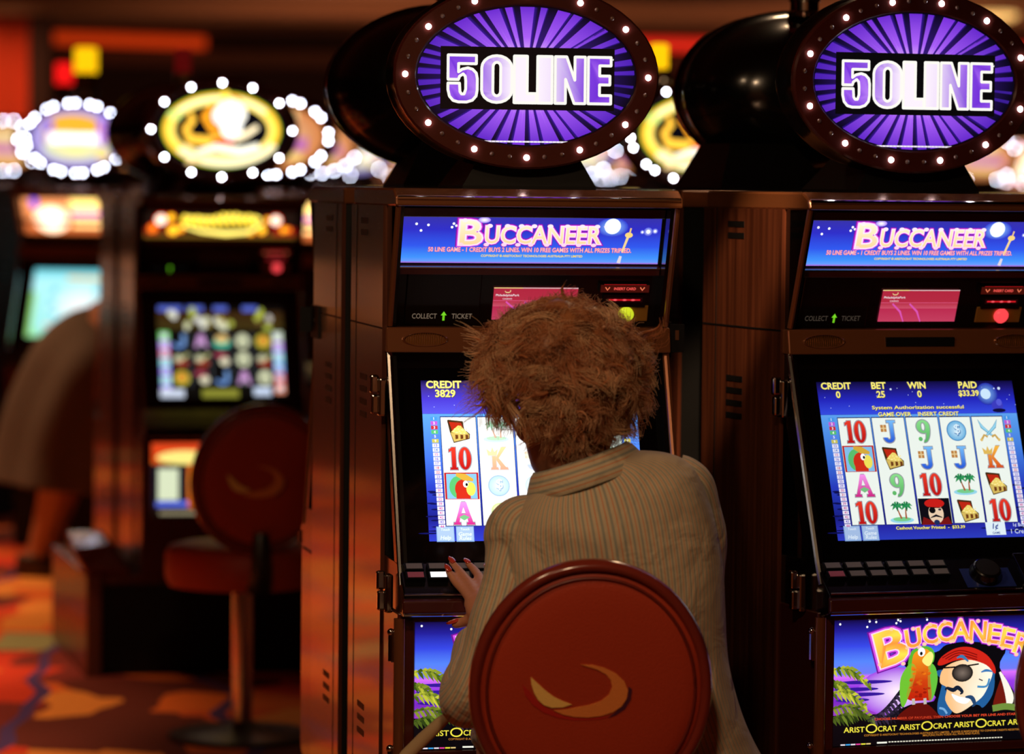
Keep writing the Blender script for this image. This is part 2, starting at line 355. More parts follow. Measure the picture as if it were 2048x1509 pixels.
def seriffed(A, kind, cx, cy, s, col, edge=(150, 150, 160), pale=0.0):
    """reel symbols 1, 0, 9, J, K, A with heavy serifs; s is the height"""
    fade = lambda c: mix(c, (255, 250, 240), pale)
    def fc(x, y): t = (y-cy)/s+0.5; return fade(mix(col[1], col[0], t))
    def shape(ox, polys, grow, c, z):
        for p in polys:
            mx = sum(q[0] for q in p)/len(p); my = sum(q[1] for q in p)/len(p)
            A.poly([(cx+(ox+x+(grow if x > mx else -grow))*s, cy+(y+(grow if y > my else -grow))*s) for x, y in p], c, z)
    def rings(ox, rx, ry, ix, iy, oy=0.0, a0=0.0, a1=2*math.pi):
        A.ring(cx+ox*s, cy+oy*s, ((rx+0.045)*s, (ry+0.045)*s), (max(ix-0.045, 0)*s, max(iy-0.045, 0)*s), fade(edge), 3, 24, a0, a1)
        A.ring(cx+ox*s, cy+oy*s, (rx*s, ry*s), (ix*s, iy*s), fc, 4, 24, a0, a1)
    one = [[(-0.09,-0.42),(0.09,-0.42),(0.09,0.5),(-0.09,0.5)], [(-0.17,-0.5),(0.17,-0.5),(0.15,-0.4),(-0.15,-0.4)], [(-0.2,0.28),(-0.09,0.34),(-0.05,0.5),(-0.2,0.4)]]
    if kind == '10':
        shape(-0.28, one, 0.035, fade(edge), 3); shape(-0.28, one, 0, fc, 4); rings(0.2, 0.27, 0.5, 0.08, 0.38)
    elif kind == '9':
        rings(0, 0.31, 0.3, 0.11, 0.2, 0.2); rings(0.0, 0.31, 0.68, 0.13, 0.6, 0.17, -1.75, 0.05)
        A.ell(cx-0.19*s, cy-0.36*s, 0.1*s, 0.1*s, fc, 4, n=12)
    elif kind == 'J':
        p = [[(0.02,-0.28),(0.2,-0.28),(0.2,0.42),(0.02,0.42)], [(-0.1,0.4),(0.3,0.4),(0.3,0.5),(-0.1,0.5)]]
        shape(0, p, 0.035, fade(edge), 3); shape(0, p, 0, fc, 4); rings(-0.06, 0.26, 0.24, 0.08, 0.1, -0.27, math.pi, 2*math.pi)
        A.rect(cx-0.42*s, cx-0.14*s, cy-0.02*s, cy+0.3*s, fade((190, 130, 70)), 5); A.line([(cx-0.28*s, cy+0.3*s), (cx-0.28*s, cy-0.02*s)], 0.05*s, fade((230, 205, 150)), 6); A.line([(cx-0.42*s, cy+0.14*s), (cx-0.14*s, cy+0.14*s)], 0.05*s, fade((230, 205, 150)), 6)
    elif kind == 'K':
        p = [[(-0.26,-0.42),(-0.1,-0.42),(-0.1,0.1),(-0.26,0.1)], [(-0.34,-0.5),(0.0,-0.5),(-0.04,-0.4),(-0.3,-0.4)], [(-0.12,-0.02),(0.14,0.5),(0.36,0.5),(0.0,-0.02)], [(-0.02,0.06),(0.34,-0.42),(0.1,-0.42),(-0.1,-0.06)], [(0.06,-0.5),(0.42,-0.5),(0.38,-0.4),(0.08,-0.4)]]
        shape(0.04, p, 0.03, fade(edge), 3); shape(0.04, p, 0, fc, 4)
        A.poly([(cx+x*s, cy+y*s) for x, y in ((-0.4,0.12),(-0.02,0.12),(0.04,0.42),(-0.12,0.28),(-0.2,0.5),(-0.28,0.28),(-0.46,0.42))], fade((225, 185, 90)), 5)
    elif kind == 'A':
        p = [[(-0.36,-0.42),(-0.2,-0.42),(0.06,0.5),(-0.1,0.5)], [(0.2,-0.42),(0.4,-0.42),(0.14,0.5),(-0.04,0.5)], [(-0.2,-0.14),(0.22,-0.14),(0.2,-0.02),(-0.16,-0.02)], [(-0.44,-0.5),(-0.12,-0.5),(-0.14,-0.4),(-0.42,-0.4)], [(0.12,-0.5),(0.48,-0.5),(0.46,-0.4),(0.14,-0.4)]]
        shape(0, p, 0.035, fade(edge), 3); shape(0, p, 0, fc, 4)
        A.poly([(cx+x*s, cy+y*s) for x, y in ((-0.2,-0.18),(0.02,-0.06),(0.26,-0.18),(0.02,-0.32))], fade((120, 190, 130)), 5)
def symbol(A, kind, cx, cy, s, pale=0.0):
    fade = lambda c: mix(c, (255, 250, 240), pale)
    P = lambda pts: [(cx+x*s, cy+y*s) for x, y in pts]
    if kind in '10 9 J K A'.split():
        c = {'10': ((235,60,40),(185,20,20)), '9': ((140,225,140),(90,180,100)), 'J': ((120,190,250),(40,90,215)), 'K': ((250,190,70),(215,80,30)), 'A': ((250,150,240),(205,40,130))}[kind]
        seriffed(A, kind, cx, cy, s, c, pale=pale)
    elif kind == 'chest':
        A.poly(P([(-0.48,0.48),(-0.44,0.52),(0.2,0.45),(0.24,0.1),(0.48,-0.12),(0.46,-0.34),(-0.24,-0.52),(-0.38,-0.06)]), fade((70, 45, 20)), 2)
        A.poly(P([(-0.4,0.42),(0.12,0.38),(0.2,0.1),(-0.28,0.0)]), fade((190, 40, 20)), 3)
        A.poly(P([(-0.36,-0.06),(0.44,-0.14),(0.42,-0.32),(-0.22,-0.47)]), fade((215, 185, 95)), 3)
        for x in (-0.16, 0.06, 0.28): A.poly(P([(x,-0.15),(x+0.12,-0.17),(x+0.12,-0.33),(x,-0.36)]), fade((110, 60, 25)), 4)
        A.poly(P([(-0.34,-0.04),(-0.2,0.1),(-0.02,0.26),(0.1,0.24),(0.3,0.0),(0.42,-0.12),(0.0,-0.12)]), fade((240, 215, 110)), 4)
        for i in range(12): A.ell(cx+(-0.22+0.05*i)*s, cy+(0.0+0.1*math.sin(i*1.9))*s, 0.035*s, 0.03*s, fade((255, 236, 160)), 5, n=8)
    elif kind == 'palm':
        A.ell(cx, cy-0.36*s, 0.56*s, 0.14*s, fade((150, 215, 235)), 2, n=18); A.ell(cx, cy-0.32*s, 0.42*s, 0.1*s, fade((120, 205, 140)), 3, n=18)
        for x0, x1 in ((-0.02,-0.18),(0.2,0.26)):
            A.line([(cx+x0*s, cy-0.3*s), (cx+(x0+x1)/2*s-0.02*s, cy), (cx+x1*s, cy+0.26*s)], [0.09*s, 0.06*s, 0.05*s], fade((170, 95, 60)), 4)
            for a in range(0, 360, 52):
                d = math.radians(a+12); e = (cx+(x1+0.3*math.cos(d))*s, cy+(0.26+0.2*math.sin(d)-0.04)*s); m_ = (cx+(x1+0.17*math.cos(d))*s, cy+(0.32+0.14*math.sin(d))*s)
                A.line([(cx+x1*s, cy+0.26*s), m_, e], [0.05*s, 0.12*s, 0.01*s], fade((25, 115, 70) if a % 104 else (45, 150, 85)), 5)
    elif kind == 'coin':
        A.ell(cx, cy, 0.47*s, 0.47*s, fade((60, 130, 190)), 2, n=28); A.ell(cx, cy, 0.43*s, 0.43*s, fade((110, 180, 225)), 3, cc=fade((205, 235, 250)), n=28)
        A.text('$', cx+0.04*s, cy+0.02*s, None, 0.5*s, fade((60, 120, 180)), 4, 0.03); A.text('$', cx+0.02*s, cy+0.05*s, None, 0.5*s, fade((225, 245, 255)), 5, 0.0)
    elif kind == 'swords':
        for q in (-1, 1):
            A.line(P([(q*0.46, 0.5), (q*0.3, 0.16), (-q*0.16, -0.26)]), [0.01*s, 0.15*s, 0.09*s], fade((60, 140, 180)), 2 if q < 0 else 4)
            A.line(P([(q*0.44, 0.46), (q*0.3, 0.17), (-q*0.14, -0.24)]), [0.0, 0.1*s, 0.05*s], fade((150, 215, 240)), 3 if q < 0 else 5)
            A.line(P([(-q*0.1, -0.3), (-q*0.26, -0.22), (-q*0.4, -0.42)]), [0.12*s, 0.1*s, 0.1*s], fade((205, 165, 80)), 5)
            A.ell(cx-q*0.42*s, cy-0.44*s, 0.07*s, 0.07*s, fade((225, 190, 110)), 6, n=10)
    elif kind == 'bird':        # plain red bird's head on a framed tile
        w = 0.62
        A.rect(cx-w*s, cx+w*s, cy-0.5*s, cy+0.5*s, fade((190, 30, 30)), 2); A.rect(cx-0.55*s, cx+0.55*s, cy-0.48*s, cy+0.45*s, fade((130, 190, 235)), 3)
        A.ell(cx-0.12*s, cy-0.05*s, 0.34*s, 0.42*s, fade((90, 190, 110)), 4, n=18); A.ell(cx+0.04*s, cy-0.12*s, 0.3*s, 0.36*s, fade((205, 45, 25)), 5, n=18); A.rect(cx-0.22*s, cx+0.3*s, cy-0.48*s, cy-0.2*s, fade((205, 45, 25)), 5)
        A.ell(cx+0.32*s, cy-0.12*s, 0.17*s, 0.26*s, fade((240, 225, 90)), 6, n=14); A.ell(cx+0.14*s, cy+0.06*s, 0.1*s, 0.13*s, fade(WHITE), 6, n=12); A.ell(cx+0.17*s, cy+0.04*s, 0.045*s, 0.06*s, fade((20, 20, 20)), 7, n=10)
        A.line(P([(-0.2,0.42),(0.1,0.32),(0.42,0.2)]), [0.1*s, 0.26*s, 0.1*s], fade((215, 170, 60)), 7)
    elif kind == 'sailor':      # plain bearded face with a patch and a red scarf
        A.rect(cx-0.62*s, cx+0.62*s, cy-0.5*s, cy+0.5*s, fade((14, 12, 20)), 2); A.poly(P([(-0.6,-0.5),(-0.5,-0.2),(0.0,-0.42),(0.5,-0.2),(0.6,-0.5)]), fade((120, 20, 20)), 3)
        A.ell(cx+0.02*s, cy-0.08*s, 0.3*s, 0.38*s, fade((235, 205, 175)), 4, n=18); A.ell(cx, cy+0.3*s, 0.4*s, 0.18*s, fade((200, 30, 25)), 5, n=16)
        A.ell(cx-0.12*s, cy+0.04*s, 0.13*s, 0.12*s, fade((15, 12, 15)), 6, n=12); A.line(P([(-0.34,0.16),(0.34,0.12)]), 0.03*s, fade((15,12,15)), 6); A.ell(cx+0.18*s, cy+0.06*s, 0.07*s, 0.04*s, fade((30,30,60)), 6, n=8)
        A.line(P([(-0.22,-0.24),(0.0,-0.16),(0.24,-0.24)]), [0.03*s, 0.09*s, 0.03*s], fade((20, 18, 30)), 6); A.ell(cx, cy-0.42*s, 0.12*s, 0.1*s, fade((30, 45, 90)), 6, n=10)
    elif kind == 'pearl':
        A.ell(cx, cy+0.1*s, 0.4*s, 0.36*s, fade((160, 200, 70)), 2, n=18); A.ell(cx, cy+0.12*s, 0.3*s, 0.27*s, fade((235, 215, 120)), 3, n=18); A.ell(cx, cy-0.02*s, 0.13*s, 0.13*s, fade((250, 240, 220)), 4, n=12)
        A.ell(cx, cy-0.38*s, 0.5*s, 0.1*s, fade((120, 160, 110)), 3, n=14)

def qs(x, y):      # drawing grid of the reel screen, 0..1 across and down -> panel metres
    return ((x-0.5)*0.403, (0.5-y)*0.307)
def screen_base(A, top, mid, low):
    X0, X1 = -0.2015, 0.2015
    q = lambda y: qs(0, y)[1]
    A.rows(X0, X1, [(q(1.0), (44, 60, 190)), (q(0.93), (40, 44, 170)), (q(0.86), (24, 30, 130)), (q(0.66), (40, 60, 190)), (q(0.45), low), (q(0.21), mid)])
    A.rows(X0, X1, [(q(0.209), top[2]), (q(0.12), top[1]), (q(0.04), top[0]), (q(0.0), (14, 10, 60))])
    r = random.Random(5)
    for i in range(26):      # dark ripples on the sea
        y = 0.66+0.3*r.random(); x = r.choice([r.uniform(0, 0.08), r.uniform(0.9, 1.0), r.uniform(0.2, 0.9)]) if y > 0.9 else r.choice([r.uniform(0, 0.05), r.uniform(0.93, 0.99)])
        a = qs(x, y); A.ell(a[0], a[1], 0.02 if y > 0.9 else 0.008, 0.0016, (14, 16, 80), 1, n=10)
    for i in range(16):
        a = qs(r.random(), r.uniform(0.02, 0.18)); A.ell(a[0], a[1], 0.0008, 0.0008, (200, 210, 255), 1, n=6)
def ladder(A, x, dx):      # the strip of small coloured line numbers
    r = random.Random(8); cols = [(70,150,230),(190,90,210),(200,50,60),(90,190,110),(90,130,230),(200,190,90),(225,90,120)]
    for i in range(25):
        y = 0.24+0.67*i/24; a = qs(x+dx*i/24, y); c = cols[i % 7] if i < 6 else (230, 228, 245)
        A.rect(a[0]-0.0062, a[0]+0.0062, a[1]-0.0036, a[1]+0.0036, c, 2)
        A.text(str((1, 2, 3, 4, 5, 9, 13, 14, 15, 16, 17, 18, 22, 23, 25, 29, 30, 31, 32, 39, 40, 41, 42, 43, 44)[i]), a[0], a[1], None, 0.0048, (255,255,255) if i < 6 else r.choice([(200,60,90),(110,90,200),(70,120,200),(200,80,150)]), 3, 0.02)
def reels(A, cols, xs, paler=None, bg=None):
    for c, (x0, x1) in enumerate(xs):
        a, b = qs(x0, 0.232), qs(x1, 0.905)
        A.rect(a[0]-0.0012, b[0]+0.0012, b[1]-0.001, a[1]+0.0018, (25, 30, 100), 1)
        A.rect(a[0], b[0], b[1], a[1], (bg[c] if bg else (238, 246, 238)), 1.5)
        for k, s_ in enumerate(cols[c]):
            y = 0.32+0.17*k; p = qs((x0+x1)/2, y); h = 0.050 if s_ in ('bird', 'sailor') else 0.043
            symbol(A, s_, p[0], p[1], h*(1.02 if s_ in ('bird', 'sailor') else 1), paler[c] if paler else 0.0)
def soft_buttons(A):
    for x, t in ((0.075, ('Touch', 'Help')), (0.165, ('Touch', 'Game', 'Rules'))):
        a = qs(x, 0.957); A.rect(a[0]-0.0165, a[0]+0.0165, a[1]-0.0145, a[1]+0.0145, (130, 165, 215), 2); A.rect(a[0]-0.015, a[0]+0.015, a[1]-0.0125, a[1]+0.013, (165, 190, 228), 3)
        ys = (0.0085, -0.008) if len(t) == 2 else (0.009, 0.0, -0.008)
        for u, y in zip(t, ys): A.text(u, a[0], a[1]+y, None, 0.0045 if u == 'Touch' else 0.0072 if len(t) > 2 else 0.0095, (225, 238, 250), 4, 0.015, 0.2)
def cap(A, t, x, y, h, col=YEL, off=0.03, w=None):
    p = qs(x, y); A.text(t, p[0]+0.0006, p[1]-0.0008, w, h, (30, 30, 50), 4, off+0.01); A.text(t, p[0], p[1], w, h, col, 5, off)
XS = [(0.082, 0.243), (0.253, 0.414), (0.425, 0.586), (0.597, 0.752), (0.762, 0.918)]
def art_screen_idle():
    A = Art(); screen_base(A, ((28, 22, 110), (36, 40, 190), (54, 76, 226)), (92, 160, 240), (64, 120, 220))
    p = qs(0.86, 0.085); A.ell(p[0], p[1], 0.022, 0.022, (34, 40, 170), 1, cc=(120, 170, 240), n=20); A.ell(p[0]-0.003, p[1], 0.0105, 0.0105, (205, 232, 255), 2, n=20)
    for x, y, r in ((0.925, 0.05, 0.003), (0.9, 0.05, 0.0015), (0.37, 0.05, 0.002)): q = qs(x, y); A.ell(q[0], q[1], r, r, (210, 225, 255), 2, n=10)
    q = qs(0.905, 0.16); A.ell(q[0], q[1], 0.012, 0.011, (60, 60, 190), 2, n=12); A.ell(q[0]+0.004, q[1]+0.006, 0.006, 0.007, (86, 90, 215), 3, n=10); A.ell(q[0]+0.002, q[1]-0.01, 0.014, 0.004, (16, 14, 60), 3, n=10)
    for t, x, y in (('CREDIT', 0.095, 0.027), ('BET', 0.31, 0.027), ('WIN', 0.503, 0.027), ('PAID', 0.765, 0.027), ('0', 0.1, 0.083), ('25', 0.315, 0.083), ('0', 0.512, 0.083), ('$33.39', 0.765, 0.083)): cap(A, t, x, y, 0.0125)
    cap(A, 'System Authorization successful', 0.495, 0.171, 0.0088, off=0.015, w=0.188); cap(A, 'GAME OVER    INSERT CREDIT', 0.493, 0.211, 0.0078, off=0.02, w=0.165)
    ladder(A, 0.048, 0.01); ladder(A, 0.943, 0.008)
    reels(A, [('10','bird','A','10'), ('J','chest','9','palm'), ('9','J','10','sailor'), ('coin','J','palm','chest'), ('swords','K','chest','10')], XS)
    soft_buttons(A); cap(A, 'Cashout Voucher Printed  -  $33.39', 0.47, 0.932, 0.0066, off=0.02, w=0.14)
    p = qs(0.8, 0.945); A.rect(p[0]-0.02, p[0]+0.02, p[1]-0.0125, p[1]+0.0125, (225, 240, 248), 2); A.text('1¢', p[0], p[1]+0.003, None, 0.013, (30, 60, 150), 3, 0.02, 0.2); A.text('GAME', p[0], p[1]-0.0085, None, 0.0042, (40, 70, 150), 3, 0.02)
    for t, y in (('1¢ Buys', 0.927), ('1 Credit', 0.965)): q = qs(0.925, y); A.text(t, q[0], q[1], None, 0.0085, (225, 235, 250), 3, 0.0)
    return A
def art_screen_play():
    A = Art(); screen_base(A, ((60, 44, 130), (72, 56, 200), (86, 84, 220)), (92, 160, 240), (70, 120, 225))
    p = qs(0.6, 0.955); A.rect(p[0]-0.1, 0.2015, p[1]-0.014, p[1]+0.014, (118, 96, 178), 1)
    for y in (0.93, 0.945): p = qs(0.55, y); A.ell(p[0], p[1], 0.1, 0.0014, (150, 80, 100), 2, n=16)
    for t, x, y in (('CREDIT', 0.105, 0.027), ('BET', 0.31, 0.027), ('WIN', 0.503, 0.027), ('PAID', 0.765, 0.027), ('3829', 0.11, 0.083), ('25', 0.315, 0.083), ('0', 0.512, 0.083)): cap(A, t, x, y, 0.0135)
    cap(A, 'Playing 50 lines', 0.405, 0.205, 0.0085, off=0.015)
    ladder(A, 0.05, 0.012); ladder(A, 0.943, 0.008)
    reels(A, [('chest','10','bird','A'), ('palm','K','coin','pearl'), ('pearl','J','coin','9'), ('9','10','K','A'), ('9','palm','J','10')], XS,
          paler=(0.0, 0.5, 0.68, 0.7, 0.1), bg=[(250, 252, 248), (255, 254, 248), WHITE, WHITE, (225, 240, 225)])
    soft_buttons(A); return A

def qb(x, y):      # drawing grid of the belly glass
    return (-0.235+(x-775+(y-530)*0.02)*0.000309, (940-y+(x-775)*0.0095)*0.00028)
def art_belly():
    A = Art(); w = 0.235; B = lambda pts: [qb(*p) for p in pts]
    Y = lambda y: (940-y)*0.00028
    A.rows(-w, w, [(-0.115, (8, 6, 10)), (Y(1150), (8, 8, 14)), (Y(1149), (150, 60, 190)), (Y(1060), (120, 40, 190)), (Y(960), (150, 60, 225)), (Y(900), (215, 110, 245)), (Y(880), (110, 120, 240)), (Y(800), (84, 130, 245)), (Y(700), (54, 70, 225)), (Y(600), (34, 30, 150)), (0.115, (18, 10, 70))])
    gx, gy = qb(1180, 1010); A.ell(gx, gy, 0.08, 0.045, (160, 70, 225), 1, cc=(255, 235, 255), n=24)
    for y, x0, x1 in ((945, 780, 1150), (990, 770, 1060), (1025, 800, 1100), (1060, 780, 1000)):
        a, b = qb(x0, y), qb(x1, y-14); A.ell((a[0]+b[0])/2, (a[1]+b[1])/2, (b[0]-a[0])/2, 0.0035, (52, 24, 150), 2, n=16)
    for x, y in ((813,553),(1003,542),(1045,547),(987,577),(1175,560),(1187,540),(1202,548),(1375,545),(1957,528)): p = qb(x, y); star(A, p[0], p[1], 0.0022)
    r = random.Random(2)
    def frond(x0, y0, x1, y1, droop, c0, c1, n=9, L=70):     # palm frond with leaflets
        mid = [(x0+(x1-x0)*t, y0+(y1-y0)*t - droop*math.sin(math.pi*t)) for t in [i/n for i in range(n+1)]]
        A.line(B(mid), 0.003, c0, 3)
        for i, (x, y) in enumerate(mid[1:]):
            for q in (-1, 1):
                l = L*(1-abs(i/n-0.4)); e = (x+l*0.55*(1 if x1 > x0 else -1), y+q*l*0.5+l*0.45)
                A.line(B([(x, y), ((x+e[0])/2, (y+e[1])/2-6), e]), [0.004, 0.0065, 0.0008], mix(c0, c1, r.random()), 3)
    G0, G1 = (52, 80, 18), (205, 205, 62)
    frond(740, 860, 990, 960, 60, G0, G1, 10, 80); frond(740, 930, 860, 1000, 20, G0, G1, 7, 90); frond(740, 1010, 960, 1090, 50, G0, G1, 9, 90); frond(740, 1110, 1010, 1180, 50, (40, 60, 16), (150, 160, 50), 10, 100); frond(740, 1180, 900, 1160, 20, (30, 46, 14), (110, 130, 40), 8, 80)
    frond(980, 1190, 1190, 1010, -30, (26, 22, 34), (70, 52, 84), 11, 90); frond(1060, 1200, 1200, 1090, -10, (20, 18, 26), (60, 46, 70), 8, 70)
    SB = lambda pts: catmull(B(pts), True)
    # sailor with a wide black hat, red scarf and eye patch
    A.poly(SB([(1190,800),(1260,760),(1430,760),(1500,715),(1640,700),(1800,722),(1890,765),(1850,880),(1960,1080),(1960,1200),(1130,1200),(1260,1100),(1430,1060)]), (10, 8, 12), 3)
    A.poly(SB([(1180,1195),(1260,1110),(1360,1095),(1440,1170),(1440,1200)]), (96, 16, 10), 4); A.poly(SB([(1800,1150),(1870,930),(1900,1050),(1880,1150)]), (110, 24, 14), 4)
    A.poly(SB([(1445,880),(1470,960),(1440,1100),(1450,1175),(1520,1180),(1560,1120),(1700,1120),(1740,1140),(1800,1060),(1815,950),(1780,890)]), (34, 92, 150), 4)
    A.poly(SB([(1480,870),(1600,820),(1740,840),(1800,900),(1780,980),(1740,1060),(1680,1110),(1590,1165),(1540,1160),(1490,1080),(1500,1000),(1455,960)]), lambda x, y: mix((245, 190, 130), (255, 246, 225), (x-0.0)/0.06), 5)
    A.poly(SB([(1440,840),(1470,790),(1560,740),(1660,738),(1760,790),(1815,870),(1815,920),(1760,860),(1660,822),(1560,820),(1470,848)]), (205, 36, 24), 6)
    for i in range(3): A.sline(B([(1470+20*i, 800+8*i), (1580, 755+16*i), (1700, 790+16*i)]), 0.0018, (120, 14, 10), 7)
    A.sline(B([(1480,866),(1600,862),(1710,850)]), 0.0028, (14, 12, 14), 7); p = qb(1602, 905); A.ell(p[0], p[1], 0.0215, 0.0165, (10, 9, 10), 7, cc=(120, 105, 95), n=20)
    A.sline(B([(1565,805),(1600,795),(1640,830)]), [0.002, 0.006, 0.003], (60, 120, 170), 8); A.sline(B([(1725,905),(1760,895),(1800,905)]), [0.002, 0.005, 0.002], (60, 120, 180), 7); A.sline(B([(1710,950),(1735,962)]), 0.002, (60, 50, 60), 7)
    A.sline(B([(1490,1015),(1500,1000),(1540,1015),(1570,1000),(1600,1030),(1585,1045)]), [0.003, 0.005, 0.008, 0.008, 0.006, 0.002], (20, 30, 50), 8)
    A.poly(SB([(1530,1040),(1560,1090),(1620,1110),(1650,1080),(1580,1060)]), WHITE, 7); A.sline(B([(1620,1065),(1660,1070),(1680,1110),(1665,1130)]), [0.003, 0.008, 0.007, 0.002], (36, 70, 110), 8)
    A.sline(B([(1450,1130),(1480,1140),(1500,1170)]), 0.004, (120, 170, 215), 6); A.sline(B([(1700,1000),(1760,1000),(1780,950)]), 0.004, (70, 140, 190), 6)
    # white plume and green at the hat's edge
    A.sline(B([(1850,910),(1890,1000),(1915,1090),(1900,1150)]), [0.004, 0.012, 0.016, 0.006], (245, 240, 225), 5); A.sline(B([(1800,1150),(1880,1140),(1950,1150)]), 0.012, (110, 140, 60), 6)
    # red and green bird on the shoulder
    A.poly(SB([(1255,790),(1280,740),(1350,715),(1410,740),(1420,800),(1390,840),(1260,860)]), (90, 180, 50), 5)
    A.poly(SB([(1200,920),(1260,830),(1300,860),(1280,960),(1220,1110),(1195,1060)]), (110, 190, 50), 6); A.poly(SB([(1380,850),(1420,850),(1440,940),(1410,1060),(1380,1060)]), (100, 190, 60), 6)
    A.poly(SB([(1270,840),(1290,760),(1360,735),(1400,780),(1390,900),(1400,1060),(1360,1075),(1240,1060),(1260,940)]), lambda x, y: mix((190, 30, 10), (240, 150, 30), (y+0.02)/0.07), 6)
    for i in range(30):
        x, y = r.uniform(1265, 1385), r.uniform(850, 1050); p = qb(x, y); A.ell(p[0], p[1], 0.004, 0.0022, mix((235, 120, 20), (150, 24, 10), (y-850)/200+r.uniform(-0.3, 0.3)), 7, n=8)
    p = qb(1335, 755); A.ell(p[0], p[1], 0.0075, 0.0085, WHITE, 7, n=14); p = qb(1333, 765); A.ell(p[0], p[1], 0.0028, 0.0036, (20, 20, 20), 8, n=10)
    A.poly(SB([(1350,790),(1390,755),(1412,780),(1400,830),(1375,850),(1340,820)]), (250, 235, 130), 8)
    for x in (1280, 1355): A.sline(B([(x,1060),(x+2,1100)]), 0.006, (190, 185, 175), 8)
    # title on an arch
    lay = [(0.10, (110, 20, 150)), (0.075, (215, 80, 230)), (0.045, (255, 215, 235)), (0.02, lambda x, y: mix((250, 150, 60), (255, 226, 80), 0.5+0.5*math.sin(y*160)))]
    for ch, x, y, w_, h_, rot in (('B',1140,712,180,220,16),('U',1282,662,95,118,10),('C',1393,640,92,122,7),('C',1488,628,92,125,3),('A',1592,622,118,132,0),('N',1706,634,104,130,-4),('E',1812,655,78,120,-8),('E',1902,686,78,122,-12),('R',1998,730,96,130,-17)):
        c = qb(x, y); cr, sr = math.cos(math.radians(rot)), math.sin(math.radians(rot))
        outlined(A, ch, c[0], c[1], w_*0.000309, h_*0.00028, lay, warp=lambda px, py, c=c, cr=cr, sr=sr: (c[0]+(px-c[0])*cr-(py-c[1])*sr, c[1]+(px-c[0])*sr+(py-c[1])*cr), z=4)
        for dx, dy in ((-0.42, 0.52), (0.42, 0.52), (0.0, -0.52)):     # swash ends
            q = qb(x+dx*w_-dy*h_*0.0, y+dy*h_); A.ell(q[0], q[1], 0.0055, 0.0045, (215, 80, 230), 5, n=10); A.ell(q[0], q[1], 0.0042, 0.0034, (255, 205, 170), 7, n=10)
    p = qb(1500, 1190); A.text('CHOOSE NUMBER OF PAYLINES, THEN CHOOSE YOUR BET PER LINE AND START', 0.0+p[0], p[1], 0.29, 0.0048, (225, 70, 40), 4, 0.02)
    for i, x in enumerate((1000, 1360, 1715, 2070)):
        p = qb(x, 1248); A.text('ARIST', p[0]-0.0315, p[1], 0.041, 0.0098, (240, 225, 70), 4, 0.012); A.text('CRAT', p[0]+0.0345, p[1], 0.037, 0.0098, (240, 225, 70), 4, 0.012); A.ring(p[0]+0.003, p[1]+0.0012, (0.0115, 0.0085), (0.0088, 0.0062), (240, 225, 70), 5, 20)
    p = qb(1480, 1292); A.text('COPYRIGHT © ARISTOCRAT TECHNOLOGIES AUSTRALIA PTY LIMITED.  PLAYER IS RESPONSIBLE TO CONFIRM CREDITS REGISTERED', p[0], p[1], 0.32, 0.0036, (190, 120, 40), 4, 0.01)
    p = qb(1530, 1308); A.text('MALFUNCTION VOIDS ALL PAYS AND PLAYS.', p[0], p[1], 0.115, 0.0036, (190, 120, 40), 4, 0.01)
    for i, c in enumerate(((230,220,230),(60,160,230),(230,220,230),(220,60,150),(230,220,60),(220,190,120))): a = qb(810+i*33, 1343); A.rect(a[0], a[0]+0.009, a[1]-0.0012, a[1]+0.0012, c, 4)
    a = qb(1045, 1340); A.rect(a[0], a[0]+0.02, a[1]-0.0015, a[1]+0.0015, (235, 235, 220), 4); a = qb(1120, 1338)
    for i in range(40): A.rect(a[0]+i*0.0058, a[0]+i*0.0058+0.004, a[1]-0.001, a[1]+0.001, (225, 220, 200), 4)
    return A

def art_lcd():
    A = Art(); w, h = 0.0795, 0.0325
    A.rows(-w, w, [(-h, (205, 66, 100)), (-0.006, (196, 46, 84)), (-0.0055, (214, 84, 110)), (0.006, (190, 46, 70)), (h, (186, 40, 66))])
    A.rect(-w, w, 0.0305, h, (225, 190, 190), 1); A.rect(-w, -0.025, 0.031, h, (240, 225, 120), 2); A.rect(-w, w, 0.0055, 0.0068, (225, 90, 130), 1)
    for x0 in (-0.055, -0.02): A.line([(x0, 0.004), (x0+0.018, -0.012), (x0+0.028, -h)], [0.003, 0.004, 0.002], (230, 90, 190), 1)
    A.ring(-0.053, 0.0255, (0.006, 0.004), (0.0045, 0.002), (245, 215, 150), 2, 14, math.pi, 2*math.pi+0.6)
    A.text('PhiladelphiaPark', -0.053, 0.0165, 0.044, 0.0055, (255, 240, 245), 2, 0.01); A.text('CASINO', -0.053, 0.0098, 0.018, 0.0028, (250, 225, 235), 2, 0.01)
    return A
def art_reader():
    A = Art()
    A.rect(-0.046, 0.046, -0.0075, 0.0075, (66, 14, 8), 0); A.rect(-0.04, 0.04, 0.0078, 0.0088, (170, 20, 24), 0)
    A.text('INSERT CARD', 0, 0, 0.041, 0.0052, (255, 90, 80), 1, 0.02)
    for x in (-0.033, 0.033): A.line([(x-0.004, 0.003), (x, -0.003), (x+0.004, 0.003)], 0.002, (255, 130, 90), 1)
    return A
def art_slot_light():
    A = Art(); A.rect(-0.034, 0.034, -0.0045, 0.0045, (30, 3, 4), 0); A.rows(-0.03, 0.03, [(-0.0018, (120, 10, 14)), (0, (235, 30, 40)), (0.0018, (120, 10, 14))], 1)
    for x in (-0.018, 0.0, 0.016): A.ell(x, 0, 0.005, 0.0022, (220, 30, 40), 2, cc=(255, 110, 120), n=10)
    return A
